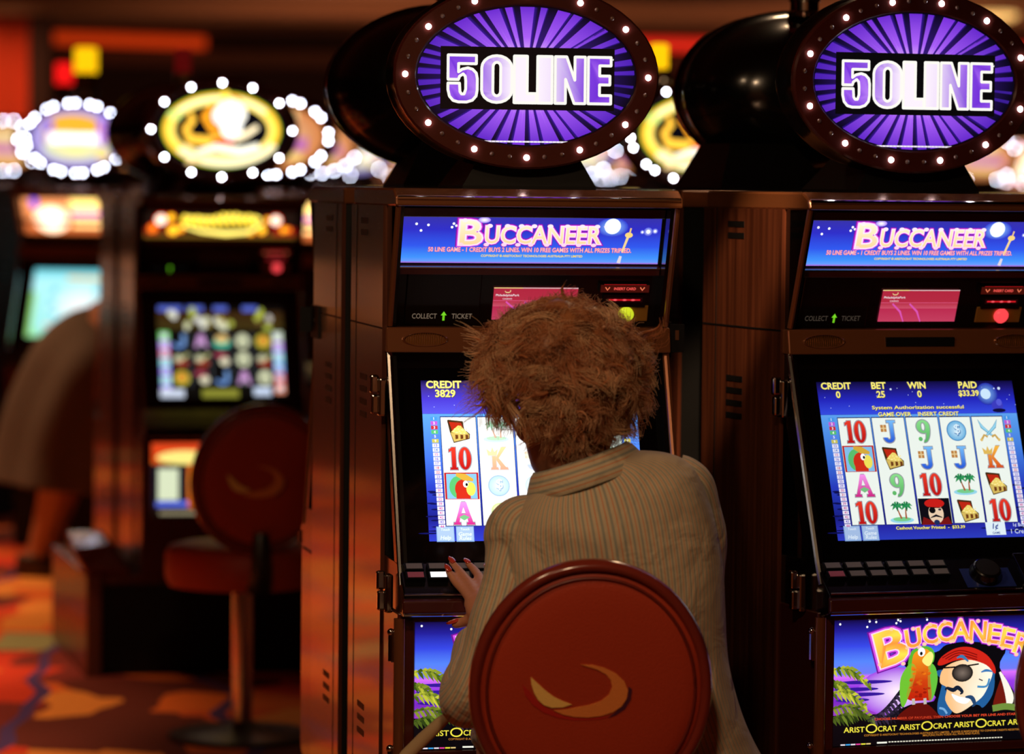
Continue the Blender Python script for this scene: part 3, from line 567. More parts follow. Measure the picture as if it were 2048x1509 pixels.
def art_ticket(bright):
    A = Art(); c = mix((20, 18, 16), (122, 104, 88), bright)
    A.text('COLLECT', -0.036, 0, 0.046, 0.010, c, 1, 0.0); A.text('TICKET', 0.034, 0, 0.038, 0.010, c, 1, 0.0)
    A.line([(0.0, -0.009), (0.0, 0.002)], 0.0042, (110, 200, 30), 1); A.poly([(-0.0055, 0.0015), (0.0055, 0.0015), (0, 0.0095)], (120, 215, 40), 1)
    return A

def art_flame():      # gold ring with a red and white dancing shape
    A = Art(); A.ell(0, 0, 0.205, 0.128, (6, 6, 12), 0, n=40)
    A.ring(0, 0, (0.186, 0.116), (0.150, 0.082), (255, 190, 30), 1, 40, col2=(255, 225, 110)); A.ring(0, 0, (0.178, 0.108), (0.158, 0.090), (255, 250, 190), 2, 40, 0.6, 2.7, col2=(255, 240, 150)); A.ring(0, 0, (0.19, 0.12), (0.186, 0.116), (140, 170, 40), 2, 40)
    A.ring(0.01, -0.01, (0.18, 0.106), (0.146, 0.066), (255, 246, 200), 3, 30, 3.7, 5.9, col2=(255, 220, 120))
    A.line([(-0.1, 0.055), (-0.092, 0.03), (-0.115, 0.0), (-0.1, -0.03), (-0.05, -0.035), (0.03, -0.03)], [0.012, 0.022, 0.024, 0.03, 0.03, 0.03], (250, 190, 60), 3)
    A.line([(-0.02, 0.09), (-0.055, 0.04), (-0.03, 0.0), (0.03, -0.01)], [0.012, 0.024, 0.022, 0.02], (250, 160, 30), 3); A.line([(0.0, 0.09), (-0.03, 0.04), (0.0, 0.0)], [0.01, 0.018, 0.02], (225, 80, 40), 4)
    A.poly([(-0.04, -0.06), (-0.03, -0.032), (0.005, -0.022), (0.05, -0.03), (0.02, -0.055), (-0.03, -0.068)], (205, 70, 30), 5)
    A.ell(0.028, 0.052, 0.052, 0.042, (255, 250, 235), 6, n=22); A.ell(0.03, 0.02, 0.036, 0.05, (255, 255, 250), 6, n=22); A.ell(0.0, 0.045, 0.03, 0.03, (255, 255, 250), 6, n=18)
    A.line([(0.04, -0.025), (0.08, -0.012), (0.115, 0.012)], [0.03, 0.02, 0.016], (255, 235, 190), 6); A.ell(-0.15, 0.045, 0.022, 0.016, (205, 225, 120), 4, n=14); A.ell(0.01, 0.112, 0.014, 0.016, (255, 215, 70), 4, n=12)
    A.line([(0.03, 0.105), (0.05, 0.1), (0.065, 0.085)], 0.006, (225, 90, 40), 7); A.line([(-0.08, -0.07), (-0.02, -0.055), (0.06, -0.066), (0.12, -0.05)], [0.01, 0.022, 0.024, 0.02], (255, 250, 225), 7)
    A.line([(-0.12, -0.112), (-0.06, -0.085), (-0.02, -0.08)], [0.008, 0.016, 0.01], (255, 215, 150), 7)
    return A
def art_flame_header():
    A = Art(); w = 0.243; A.rect(-w, w, -0.046, 0.046, (22, 12, 8), 0); A.rect(-w, w, -0.046, -0.034, (90, 64, 20), 1)
    A.rect(0.17, w, -0.04, -0.01, (110, 16, 10), 1); A.rect(-w, -0.19, -0.04, -0.01, (100, 30, 10), 1)
    for x, y, r, c in ((-0.19,.016,.018,(255,225,200)),(0.178,.016,.017,(255,225,200)),(-0.158,.024,.012,(255,190,30)),(-0.215,-.014,.014,(235,110,20)),(-0.15,-.02,.016,(255,190,40)),(-0.125,-.014,.011,(255,170,30)),(0.135,-.018,.013,(255,190,40)),(0.1,-.026,.010,(250,170,30)),(0.205,-.016,.011,(250,160,30)),(0.222,-.016,.008,(240,120,20)),(0.15,.018,.009,(255,180,40))):
        A.ell(x, y, r*1.25, r*1.3, (190, 40, 20), 1, n=14); A.ell(x, y, r, r, c, 2, n=14)
    r = random.Random(4); x = -0.115
    while x < 0.115:      # flowing gold script, only strokes at this distance
        y = 0.014+0.003*math.sin(x*30); k = r.uniform(0.8, 1.3); A.line([(x, y+0.02*k), (x-0.005, y-0.002), (x+0.007, y-0.018)], [0.008, 0.014, 0.008], (255, 214, 50), 3); A.line([(x, y+0.016*k), (x+0.014, y+0.01*k), (x+0.01, y-0.008)], [0.008, 0.009, 0.006], (255, 232, 100), 3); x += 0.0205
    A.line([(-0.125, -0.004), (-0.06, -0.022), (0.02, -0.03), (0.09, -0.024), (0.14, 0.006)], [0.004, 0.012, 0.016, 0.013, 0.005], (255, 232, 110), 4)
    return A
def art_flame_screen():
    A = Art(); A.rect(-0.2015, 0.2015, -0.1535, 0.1535, (14, 12, 10), 0); q = qs
    for x0, x1 in ((0.01, 0.2), (0.24, 0.37), (0.45, 0.56), (0.68, 0.8)): a, b = q(x0, 0.0), q(x1, 0.06); A.rect(a[0], b[0], b[1], a[1], (86, 104, 205), 1)
    A.rows(-0.2015, 0.2015, [(q(0,0.26)[1], (64, 52, 20)), (q(0,0.06)[1], (60, 36, 16))], 1); r = random.Random(12)
    for i in range(26):
        p = q(r.uniform(0.1, 0.9), r.uniform(0.07, 0.24)); A.ell(p[0], p[1], r.uniform(0.006, 0.014), r.uniform(0.006, 0.018), r.choice([(225,225,190),(235,235,225),(190,200,80),(180,160,60),(120,90,50)]), 2, n=10)
    for s_, cols in ((0.05, [(120,215,110),(190,150,245),(225,120,160),(140,225,235),(150,120,240),(150,225,235),(150,90,235)]), (0.95, [(205,220,190),(190,140,240),(150,220,240),(120,170,245),(225,110,130),(240,150,120)])):
        for i, c in enumerate(cols): a = q(s_, 0.28+0.68*i/len(cols)); b = q(s_, 0.28+0.68*(i+1)/len(cols)); A.rect(a[0]-0.0165, a[0]+0.0165, b[1], a[1], c, 1); A.ell(a[0], (a[1]+b[1])/2, 0.011, 0.008, (235, 240, 250), 2, n=10)
    grid = [('J','A','palm','0','chest'), ('bird','bird','sailor','0','bird'), ('chest','sailor','J','A','0')]
    for rr, row in enumerate(grid):
        for c, s_ in enumerate(row):
            p = q(0.175+0.165*c, 0.39+0.2*rr); A.rect(p[0]-0.029, p[0]+0.029, p[1]-0.027, p[1]+0.029, (12, 12, 14), 2); A.rect(p[0]+0.029, p[0]+0.0315, p[1]-0.029, p[1]+0.031, (92, 98, 104), 2)
            if s_ == 'J': A.ring(p[0]-0.004, p[1]-0.006, (0.021, 0.017), (0.009, 0.006), (110, 150, 215), 4, 16, math.pi, 2*math.pi); A.rect(p[0]+0.005, p[0]+0.017, p[1]-0.006, p[1]+0.024, (120, 160, 220), 4)
            elif s_ == 'A': A.poly([(p[0]-0.022, p[1]-0.02), (p[0]+0.022, p[1]-0.02), (p[0]+0.008, p[1]+0.024), (p[0]-0.008, p[1]+0.024)], (200, 150, 205), 4); A.ell(p[0], p[1]-0.016, 0.009, 0.008, (60, 90, 60), 5, n=10)
            elif s_ == '0': A.ell(p[0], p[1]+0.001, 0.022, 0.025, (215, 218, 180), 4, n=16); A.ell(p[0], p[1]-0.004, 0.006, 0.009, (40, 60, 30), 5, n=10)
            elif s_ == 'palm': A.ell(p[0], p[1]-0.006, 0.028, 0.018, (80, 190, 160), 4, n=16); A.ell(p[0], p[1]+0.008, 0.022, 0.015, (225, 190, 120), 5, n=14)
            elif s_ == 'chest': A.ell(p[0], p[1], 0.026, 0.025, (190, 180, 60), 4, n=14); A.ell(p[0], p[1]+0.002, 0.016, 0.014, (225, 140, 50), 5, n=12)
            elif s_ == 'bird': A.ell(p[0]+0.002, p[1]-0.012, 0.022, 0.012, (160, 62, 44), 4, n=14); A.ell(p[0]-0.008, p[1]+0.004, 0.014, 0.012, (205, 205, 165), 5, n=12); A.line([(p[0]+0.006, p[1]+0.004), (p[0]+0.024, p[1]+0.02)], 0.009, (190, 190, 130), 5)
            else: A.ell(p[0]-0.006, p[1]+0.016, 0.022, 0.008, (175, 70, 90), 4, n=12); A.ell(p[0]+0.006, p[1]-0.006, 0.016, 0.014, (230, 222, 190), 5, n=12)
    for x0, x1, y, c in ((0.0, 0.19, 0.95, (210, 220, 240)), (0.33, 0.62, 0.95, (140, 140, 50)), (0.74, 0.88, 0.93, (205, 220, 245))): a = q(x0, y-0.04); b = q(x1, y+0.05); A.rect(a[0], b[0], b[1], a[1], c, 2)
    return A
def art_flame_belly():
    A = Art(); w = 0.235; A.rect(-w, w, -0.115, 0.115, (40, 8, 4), 0); A.rows(-w, w, [(-0.09, (200, 90, 20)), (0.0, (250, 140, 30)), (0.07, (215, 70, 20)), (0.115, (225, 70, 30))], 1)
    A.rect(-w, -0.12, -0.09, 0.05, (22, 20, 30), 2); A.rect(-0.215, -0.15, -0.065, 0.035, (215, 225, 190), 3); A.rect(-0.22, -0.12, -0.085, -0.068, (90, 110, 225), 3)
    A.ell(-0.13, 0.07, 0.09, 0.022, (255, 235, 130), 3, n=16); A.line([(-0.02, 0.11), (-0.07, 0.03), (-0.03, -0.03), (-0.05, -0.09)], [0.03, 0.06, 0.05, 0.05], (255, 225, 90), 3); A.ell(-0.01, -0.06, 0.025, 0.03, (255, 250, 225), 4, n=12)
    A.line([(0.02, 0.1), (0.06, 0.0), (0.02, -0.09)], [0.03, 0.07, 0.03], (205, 70, 20), 3); A.rect(-w, w, -0.115, -0.093, (18, 12, 8), 4); A.rect(-0.21, 0.2, -0.11, -0.1, (150, 140, 110), 5)
    return A
def art_pastel_screen():
    A = Art(); A.rows(-0.2015, 0.2015, [(-0.1535, (150, 220, 150)), (-0.11, (160, 230, 225)), (0.1, (175, 238, 242)), (0.1535, (90, 200, 215))]); A.ell(0.03, -0.02, 0.15, 0.11, (185, 240, 240), 1, cc=WHITE, n=24)
    for x, y in ((-0.1,.06),(0.09,.06),(-0.09,-.05),(0.0,-.055),(0.09,0.0),(-0.1,0.0)): A.ell(x, y, 0.016, 0.014, (110, 200, 225), 2, n=12)
    A.ell(0, -0.0, 0.006, 0.006, (230, 120, 120), 2, n=8); A.line([(-0.05, 0.115), (0.19, 0.11)], 0.02, (225, 190, 130), 2); A.rect(-0.2015, -0.18, -0.15, 0.05, (150, 215, 120), 2); A.line([(-0.13, -0.1), (0.05, -0.1)], 0.014, (235, 200, 190), 2); A.ell(0.185, 0.07, 0.02, 0.03, (130, 120, 225), 3, n=12)
    return A
def art_sparkle_header():
    A = Art(); w = 0.243; A.rect(-w, w, -0.046, 0.046, (205, 110, 40), 0); A.rows(-w, w, [(-0.046, (150, 70, 30)), (0.046, (205, 130, 80))], 1)
    A.ell(-0.12, -0.012, 0.08, 0.032, (255, 200, 150), 2, cc=WHITE, n=20); A.rect(-0.03, w, 0.008, 0.044, (240, 190, 110), 2); A.rect(-0.03, w, -0.004, 0.008, (150, 30, 160), 2); A.rect(-0.03, w, -0.03, -0.006, (255, 205, 130), 2); A.ell(-0.19, 0.03, 0.018, 0.018, (70, 50, 190), 3, n=12)
    for i in range(9): A.line([(-0.01+0.028*i, 0.012), (-0.002+0.028*i, 0.042)], 0.01, (255, 226, 120), 3)
    return A
def art_sparkle():
    A = Art(); A.ell(0, 0, 0.205, 0.128, (130, 120, 190), 0, cc=(205, 170, 90), n=36); A.ell(-0.02, 0.05, 0.13, 0.05, (205, 150, 40), 1, n=20); A.ell(0.0, -0.045, 0.15, 0.05, (170, 180, 160), 1, cc=(225, 205, 120), n=20)
    A.rect(-0.12, 0.1, -0.022, 0.02, WHITE, 2); A.rect(-0.13, 0.11, -0.028, 0.026, (230, 190, 160), 1); A.rect(0.1, 0.13, -0.03, 0.08, (130, 70, 205), 2); A.rect(0.13, 0.18, -0.02, 0.06, (250, 190, 40), 2); A.ell(-0.12, 0.05, 0.02, 0.024, (90, 70, 200), 3, n=12); A.ell(0.12, -0.07, 0.03, 0.02, (220, 190, 80), 3, n=12)
    return A
def art_orange():
    A = Art(); A.ell(0, 0, 0.205, 0.128, (205, 120, 60), 0, cc=(230, 190, 150), n=36); A.line([(-0.1, 0.06), (0.1, 0.08)], 0.04, (235, 215, 150), 1); A.line([(-0.1, -0.02), (0.14, -0.03)], 0.05, (190, 110, 170), 1); A.line([(-0.12, -0.07), (0.12, -0.08)], 0.03, (240, 200, 120), 1)
    return A
# ------------------------------------------------------------------ slot machine
TIN = (0, -0.3688, 0.9295)                         # up along the hood's slanted front
def Fhood(t): return frame((0, -0.09+0.0484+0.09*t/0.2442, 1.535-0.227*t/0.2442), (0, -0.09, 0.227), (0, -0.9295, -0.3688))
def scr_v(w): return 0.03-0.146*(1.262-w)/0.375
def Fscreen(w): return frame((0, scr_v(w), w), (0, 0.146, 0.375), (0, -0.9318, 0.3628))
Fdeck = frame((0, -0.1815, 0.860), (0, 0.063, 0.048), (0, -0.606, 0.795))
def Fbelly(w): return frame((0, -0.1715, w), (0, 0, 1), (0, -1, 0))
TA, TB, TW = 0.247, 0.170, 1.769                   # topper half width, half height, centre height
def g_side(sx):
    def fn():
        m = MB(); m.prism([(0.012, 0.36), (0.40, 0.36), (0.40, 1.53), (0.012, 1.53)], sx*0.262, sx*0.270)
        m.cur = 1; x0, x1 = sorted((sx*0.2695, sx*0.2707))
        m.box(x0, x1, 0.012, 0.40, 1.3035, 1.3065)
        for ws in ((1.500, 1.478), (1.205, 1.182, 1.158, 1.134), (0.58, 0.555, 0.53)):
            for w in ws: m.box(x0, x1, 0.195, 0.275, w-0.0055, w+0.0055)
        m.box(x0, x1, 0.33, 0.334, 0.36, 1.53)
        return m
    return fn
def g_cab():
    m = MB(); m.box(-0.262, 0.262, 0.07, 0.395, 0.36, 1.528); m.box(-0.262, 0.262, 0.012, 0.07, 0.36, 0.78)
    return m
def g_hood():
    m = MB(); m.prism([(-0.0416, 1.535), (0.0484, 1.308), (0.07, 1.308), (0.07, 1.535)], -0.248, 0.248)
    return m
def g_cheek(sx): return lambda: MB().prism([(-0.09, 1.535), (0.0, 1.308), (0.07, 1.308), (0.07, 1.535)], *sorted((sx*0.247, sx*0.262)))
def g_cheek_edge(sx): return lambda: MB().tube([(sx*0.2585, -0.0925, 1.535), (sx*0.2585, -0.004, 1.311)], 0.0055, 8)
def g_cap():
    m = MB(); m.prism([(-0.104, 1.530), (-0.100, 1.548), (-0.07, 1.562), (0.398, 1.562), (0.398, 1.529), (-0.04, 1.529)], -0.266, 0.266); return m
def g_header_frame():
    F = Fhood(0.0705); m = MB(); w = 0.2465
    m.pbox(F, -w, w, 0.048, 0.066, 0.0, 0.012); m.pbox(F, -w, w, -0.066, -0.049, 0.0, 0.012); m.pbox(F, -w, -0.2435, -0.05, 0.05, 0.0, 0.004); return m
def g_header_line():
    F = Fhood(0.0705); m = MB(); m.tube([F(-0.246, -0.0515, 0.012), F(0.246, -0.0515, 0.012)], 0.0022, 6); m.tube([(-0.262, -0.103, 1.545), (0.262, -0.103, 1.545)], 0.0035, 6); return m
def g_speaker_bar(): return MB().prism([(-0.012, 1.308), (-0.02, 1.262), (0.07, 1.262), (0.07, 1.308)], -0.266, 0.266)
def g_grille(cx):
    def fn():
        m = MB(); m.lathe([(1.0, 0), (1.0, -0.004), (0.93, -0.006), (0.88, -0.004), (0.86, -0.001), (0.0001, -0.001)], (cx, -0.0135, 1.2855), 28, 'y', 0.043, 0.0135)
        m.cur = 1
        for i in range(17):
            x = -0.034+0.068*i/16; h = 0.0115*math.sqrt(max(0.02, 1-(x/0.038)**2)); m.box(cx+x-0.0012, cx+x+0.0012, -0.0175, -0.0145, 1.2855-h, 1.2855+h)
        return m
    return fn
def g_slot(): return MB().box(-0.07, 0.07, -0.0195, -0.010, 1.2765, 1.2935)
def g_monitor(): return MB().prism([(0.03, 1.262), (-0.116, 0.887), (0.07, 0.887), (0.07, 1.262)], -0.246, 0.246)
def g_strim(sx):
    def fn():
        m = MB(); m.prism([(-0.002, 1.262), (-0.148, 0.887), (-0.10, 0.887), (0.05, 1.262)], *sorted((sx*0.246, sx*0.262)))
        return m
    return fn
def g_strim_edge(sx): return lambda: MB().tube([(sx*0.2595, -0.004, 1.262), (sx*0.2595, -0.152, 0.887), (sx*0.2595, -0.17, 0.85)], 0.0062, 8)
def g_deck(): return MB().prism([(-0.10, 0.889), (-0.148, 0.887), (-0.2135, 0.836), (-0.2135, 0.802), (-0.17, 0.792), (0.07, 0.79), (0.07, 0.889)], -0.262, 0.262)
def g_deck_trim(): return MB().prism([(-0.2125, 0.832), (-0.224, 0.828), (-0.226, 0.806), (-0.2125, 0.802)], -0.266, 0.266)
def g_deck_line():
    m = MB(); m.tube([(-0.266, -0.226, 0.803), (0.266, -0.226, 0.803)], 0.0028, 6); m.tube([(-0.262, -0.216, 0.838), (0.262, -0.216, 0.838)], 0.0024, 6); return m
def g_button(c, r):
    def fn():
        m = MB(); a = -0.237+0.0415*c; b = 0.0265-0.0225*r
        m.pbox(Fdeck, a-0.0175, a+0.0175, b-0.009, b+0.009, -0.002, 0.011); m.cur = 1; m.pbox(Fdeck, a-0.0145, a+0.0145, b-0.0065, b+0.0065, 0.011, 0.0122); return m
    return fn
def g_round():
    m = MB(); n = 24
    def ring(r, c): return [Fdeck(0.062+r*math.cos(2*math.pi*i/n), 0.002+r*math.sin(2*math.pi*i/n), c) for i in range(n)]
    m.loft([ring(0.031, -0.002), ring(0.031, 0.006), ring(0.027, 0.014), ring(0.0265, 0.018), ring(0.024, 0.020)]); m.cur = 1; m.loft([ring(0.022, 0.019), ring(0.022, 0.0212)]); return m
def g_card(): return MB().pbox(Fdeck, 0.016, 0.115, -0.03, 0.02, 0.0, 0.0012)
def g_bill():
    m = MB(); m.pbox(Fdeck, 0.125, 0.245, -0.034, 0.036, 0.0, 0.022); m.cur = 1; m.pbox(Fdeck, 0.15, 0.22, -0.006, 0.0, 0.0215, 0.0228); m.pbox(Fdeck, 0.16, 0.2, -0.03, -0.024, 0.0215, 0.0228); return m
def g_belly():
    m = MB(); m.prism([(-0.168, 0.80), (-0.168, 0.38), (-0.14, 0.36), (0.012, 0.36), (0.012, 0.80)], -0.266, 0.266); return m
def g_belly_frame():
    F = Fbelly(0.669); m = MB()
    for a0, a1, b0, b1 in ((-0.262, 0.262, 0.116, 0.128), (-0.262, 0.262, -0.132, -0.116), (-0.262, -0.2365, -0.132, 0.128), (0.2365, 0.262, -0.132, 0.128)): m.pbox(F, a0, a1, b0, b1, 0.0, 0.009)
    return m
def g_post(): return MB().tube([(-0.264, -0.178, 0.792), (-0.264, -0.178, 0.38)], 0.011, 10)
def g_hinge(w, v):
    def fn():
        m = MB(); m.box(-0.296, -0.280, v-0.008, v+0.008, w+0.002, w+0.036); m.box(-0.294, -0.279, v-0.0075, v+0.0075, w-0.036, w); m.box(-0.281, -0.266, v-0.012, v+0.016, w-0.04, w+0.03); return m
    return fn
def g_rod(w):
    def fn():
        m = MB(); m.ball((-0.279, -0.172, w+0.022), 0.007); m.ball((-0.270, -0.176, w+0.022), 0.006); m.tube([(-0.278, -0.172, w+0.02), (-0.278, -0.172, w-0.03)], 0.0055, 8); m.box(-0.279, -0.264, -0.176, -0.166, w-0.032, w-0.004); return m
    return fn
def g_lock():
    m = MB(); m.box(0.270, 0.2745, 0.014, 0.11, 1.252, 1.318); m.box(0.270, 0.298, 0.008, 0.0125, 1.262, 1.314); m.cur = 1; m.box(0.280, 0.287, 0.0055, 0.0085, 1.285, 1.303); m.box(0.2744, 0.2755, 0.05, 0.066, 1.285, 1.292); return m
def ering(a, b, v, n=56): return [(a*math.cos(2*math.pi*i/n), v, TW+b*math.sin(2*math.pi*i/n)) for i in range(n)]
def g_shell():
    m = MB(); m.loft([ering(0.244, 0.167, -0.034), ering(0.246, 0.169, 0.02), ering(0.250, 0.173, 0.024), ering(0.250, 0.173, 0.034), ering(0.240, 0.163, 0.042), ering(0.232, 0.156, 0.075), ering(0.216, 0.144, 0.115), ering(0.188, 0.125, 0.15), ering(0.15, 0.1, 0.175), ering(0.1, 0.067, 0.19), ering(0.04, 0.027, 0.197)]); return m
def g_rim():
    m = MB(); m.loft([ering(0.205, 0.128, -0.030), ering(0.2055, 0.1285, -0.0405), ering(0.2085, 0.1315, -0.043), ering(0.2435, 0.1665, -0.043), ering(0.247, 0.170, -0.039), ering(0.247, 0.170, -0.030)], caps=False); return m
def g_tstand():
    m = MB(); P = [(-0.125, 0.0), (0.125, 0.0), (0.125, 0.26), (-0.125, 0.26)]; Q = [(-0.07, 0.01), (0.07, 0.01), (0.07, 0.17), (-0.07, 0.17)]
    m.loft([[(x, y, 1.56) for x, y in P], [(x, y, 1.568) for x, y in P], [(x, y, 1.66) for x, y in Q]]); return m
def led_spots(n, phase):
    f = [(0.226*math.cos(t), 0.149*math.sin(t)) for t in np.linspace(math.pi, 3*math.pi, 721)]
    d = np.cumsum([0]+[math.dist(a, b) for a, b in zip(f, f[1:])]); out = []
    for i in range(n):
        k = int(np.searchsorted(d, ((i+phase)/n % 1.0)*d[-1])); out.append(f[min(k, 720)])
    return out
def g_led(r): return lambda: MB().ball((0, 0, 0), r, 8, 5, (1, 0.7, 1))
def g_collar(): return MB().lathe([(0.034, 0), (0.036, 0.008), (0.030, 0.012), (0.030, 0.03), (0.034, 0.033), (0.034, 0.04), (0.028, 0.046)], (0, 0.08, 0), 20)
def g_lamp(h): return lambda: MB().lathe([(0.029, 0), (0.029, h), (0.02, h+0.004)], (0, 0.08, 0), 20)

FACE = mat('button face', (96, 88, 84), 0.3, emit=(80, 70, 66), strength=0.25)
FACE_LIT = mat('lit button face', (230, 235, 240), 0.3, emit=(235, 240, 245), strength=1.0)
FACE_RED = mat('maroon button face', (120, 60, 66), 0.3, emit=(120, 50, 60), strength=0.35)
BLUECARD = mat('blue printed card', (34, 50, 120), 0.3)
AMBER_PLATE = mat('amber plate', (170, 120, 50), 0.3, 0.3)
BTN_GREEN = mat('green lit button', (190, 210, 30), 0.3, emit=(196, 214, 40), strength=1.0)
BTN_RED = mat('red lit button', (230, 50, 50), 0.3, emit=(245, 70, 76), strength=1.1)
LAMP_RED = mat('red lamp lens', (90, 12, 14), 0.1, emit=(120, 16, 16), strength=0.4)
LAMP_REDLIT = mat('lit red lamp lens', (230, 20, 20), 0.1, emit=(235, 20, 20), strength=1.3)
LAMP_YEL = mat('lit yellow lamp lens', (250, 190, 10), 0.1, emit=(255, 196, 10), strength=1.2)
LAMP_GREY = mat('clear lamp lens', (90, 80, 80), 0.15)
LAMP_PINK = mat('lit pink lamp lens', (240, 60, 70), 0.1, emit=(240, 60, 70), strength=1.0)
GRILLE_GOLD = mat('gold grille', (150, 100, 40), 0.3, 0.8)
ARTS = {}
def put_art(key, fn, name, F, material, parent, base=0.0005):
    k = (key, name)
    if k not in ARTS:
        o = fn().build(name, F, material, parent, base=base); ARTS[k] = o.data; return o
    return mesh_obj(name, ARTS[k], None, parent)

def candle(m, x, lamps, s=1.0):
    c = part('collar', g_collar, 'lamp_collar', CHROME, m, smooth=35); c.scale = (s, s, 1); c.location = (x, 0.08-0.08*s, TW+0.158)
    z = TW+0.158+0.046
    for mt, h in lamps:
        o = part(('lamp', h), g_lamp(h), 'beacon_lamp', None, m, smooth=35)
        if len(o.data.materials) == 0: o.data.materials.append(mt)
        o.material_slots[0].link = 'OBJECT'; o.material_slots[0].material = mt
        o.scale = (s, s, 1); o.location = (x, 0.08-0.08*s, z); z += h
def machine(loc, rz, label, sign, header, screen, belly=None, lod=0, button=None, ticket=0.0, lit=3, phase=0.0, leds=36, tx=0.0, tall=False, bulb=None, lx=None, ls=1.0, lamps=None, scale=1.0, group=None, dark=False, sign_s=1.0, lcd=True, led_r=0.0055, litbtn=None):
    m = empty('slot_machine', loc, rz); m.scale = (scale,)*3
    tag(m, label, 'slot machine', group)
    bv = 0.0025 if lod == 0 else 0
    part('cab', g_cab, 'cabinet', MATTE, m)
    for sx in (-1, 1): part(('side', sx), g_side(sx), 'side_panel', [WOOD, MATTE], m)
    part('cap', g_cap, 'top_cap', BRONZE, m, 0.004 if lod == 0 else 0)
    part('hood', g_hood, 'hood_panel', BLACK, m)
    for sx in (-1, 1):
        c = part(('cheek', sx), g_cheek(sx), 'hood_cheek', GLASS_DARK, m)
        if lod == 0: part(('cheek_e', sx), g_cheek_edge(sx), 'edge_trim', BRONZE, c, smooth=40)
    part('spk', g_speaker_bar, 'speaker_bar', BRONZE, m, bv)
    part('mon', g_monitor, 'monitor_glass', GLASS_DARK, m)
    for sx in (-1, 1):
        c = part(('strim', sx), g_strim(sx), 'monitor_trim', BLACK, m)
        if lod < 2: part(('strim_e', sx), g_strim_edge(sx), 'edge_trim', BRONZE if sx > 0 else CHROME, c, smooth=40)
    part('deck', g_deck, 'button_deck', BLACK, m, bv)
    bl = part('belly', g_belly, 'belly_door', BURG, m, bv)
    hs_ = 1.15 if lod == 0 else 2.6 if tall else 2.0
    if header: 
        FH = Fhood(0.0705); FT = Fhood(0.105); hp = put_art(header[0]+str(tall), header[1], 'header_sign', (lambda a, b, c=0: FT(a, b*1.9+0.01, c)) if tall else FH, emat('header glow'+str(hs_), hs_), m, 0.006 if tall else 0.002)
    hf = part('hframe', g_header_frame, 'header_frame', BURG if lod == 0 else MATTE, m, 0.003 if lod == 0 else 0)
    if screen: put_art(screen[0], screen[1], 'game_screen', (lambda F: (lambda a, b, c=0: F(a+0.003, b, c)))(Fscreen(1.066)), emat('screen glow'+('' if screen[2] == 1 else str(screen[2])), screen[2]), m)
    if belly: put_art(belly[0], belly[1], 'belly_glass', Fbelly(0.669), emat('belly glow', 1.1), m)
    if lod == 0:
        part('hline', g_header_line, 'chrome_line', CHROME, hf, smooth=40)
        part('dtrim', g_deck_trim, 'deck_trim', BURG, m, 0.003); part('dline', g_deck_line, 'chrome_line', CHROME, m, smooth=40)
        part('bframe', g_belly_frame, 'belly_frame', BURG, bl, 0.003); part('post', g_post, 'corner_post', BRONZE, bl, smooth=40)
        for w, v in ((1.185, -0.012), (0.835, -0.105)): part(('hinge', w), g_hinge(w, v), 'hinge', CHROME, m, 0.004)
        for w in (0.745, 0.535): part(('rod', w), g_rod(w), 'door_latch', CHROME, m, smooth=40)
        part('lock', g_lock, 'lock_plate', [MATTE, CHROME], m)
    if lod <= 1 and not dark and not tall:
        for cx in (-0.195, 0.195): part(('grille', cx), g_grille(cx), 'speaker_grille', [BRONZE, GRILLE_GOLD], m, smooth=35)
        part('slot', g_slot, 'bar_slot', MATTE, m)
        F = Fhood(0.197); Fl = lambda a, b, c=0: F(a+0.018, b, c)
        if lcd: put_art('lcd', art_lcd, 'player_display', Fl, emat('small display glow', 0.9), m, 0.003)
        else:
            mb = MB().pbox(F, -0.06, 0.1, -0.03, 0.03, 0.0, 0.003); mb.build('player_display', mat('dark display', (62, 46, 48), 0.3), m)
        F2 = Fhood(0.163); cr = put_art('reader', art_reader, 'card_reader', lambda a, b, c=0: F2(a+0.184, b, c), emat('sign glow', 1.0), m, 0.010)
        mb = MB(); mb.pbox(F2, 0.136, 0.232, -0.0085, 0.0085, 0, 0.0095); mb.pbox(Fhood(0.19), 0.146, 0.226, -0.012, 0.013, 0, 0.006); mb.build('reader_housing', BLACK, cr)
        F3 = Fhood(0.187); put_art('slotlight', art_slot_light, 'card_slot', lambda a, b, c=0: F3(a+0.186, b, c), emat('sign glow', 1.0), cr, 0.0065)
        F4 = Fhood(0.217); MB().pbox(F4, 0.140, 0.234, -0.015, 0.017, 0.0, 0.003).build('button_plate', AMBER_PLATE, cr, bevel=0.002)
        mb = MB(); n = 18; ring = lambda r, c: [F4(0.192+r*math.cos(2*math.pi*i/n), r*math.sin(2*math.pi*i/n), c) for i in range(n)]
        mb.loft([ring(0.0145, 0.002), ring(0.0145, 0.008), ring(0.010, 0.012), ring(0.003, 0.0135)]); mb.build('service_button', BTN_GREEN if button == 'green' else BTN_RED, cr, smooth=True)
        F5 = Fhood(0.222); MB().pbox(F5, -0.225, -0.085, -0.018, 0.085, 0.0, 0.004).build('ticket_panel', BLACK, m, bevel=0.002)
        put_art(('ticket', ticket), lambda: art_ticket(ticket), 'ticket_sign', lambda a, b, c=0: F5(a-0.152, b, c), emat('sign glow', 1.0), m, 0.0045)
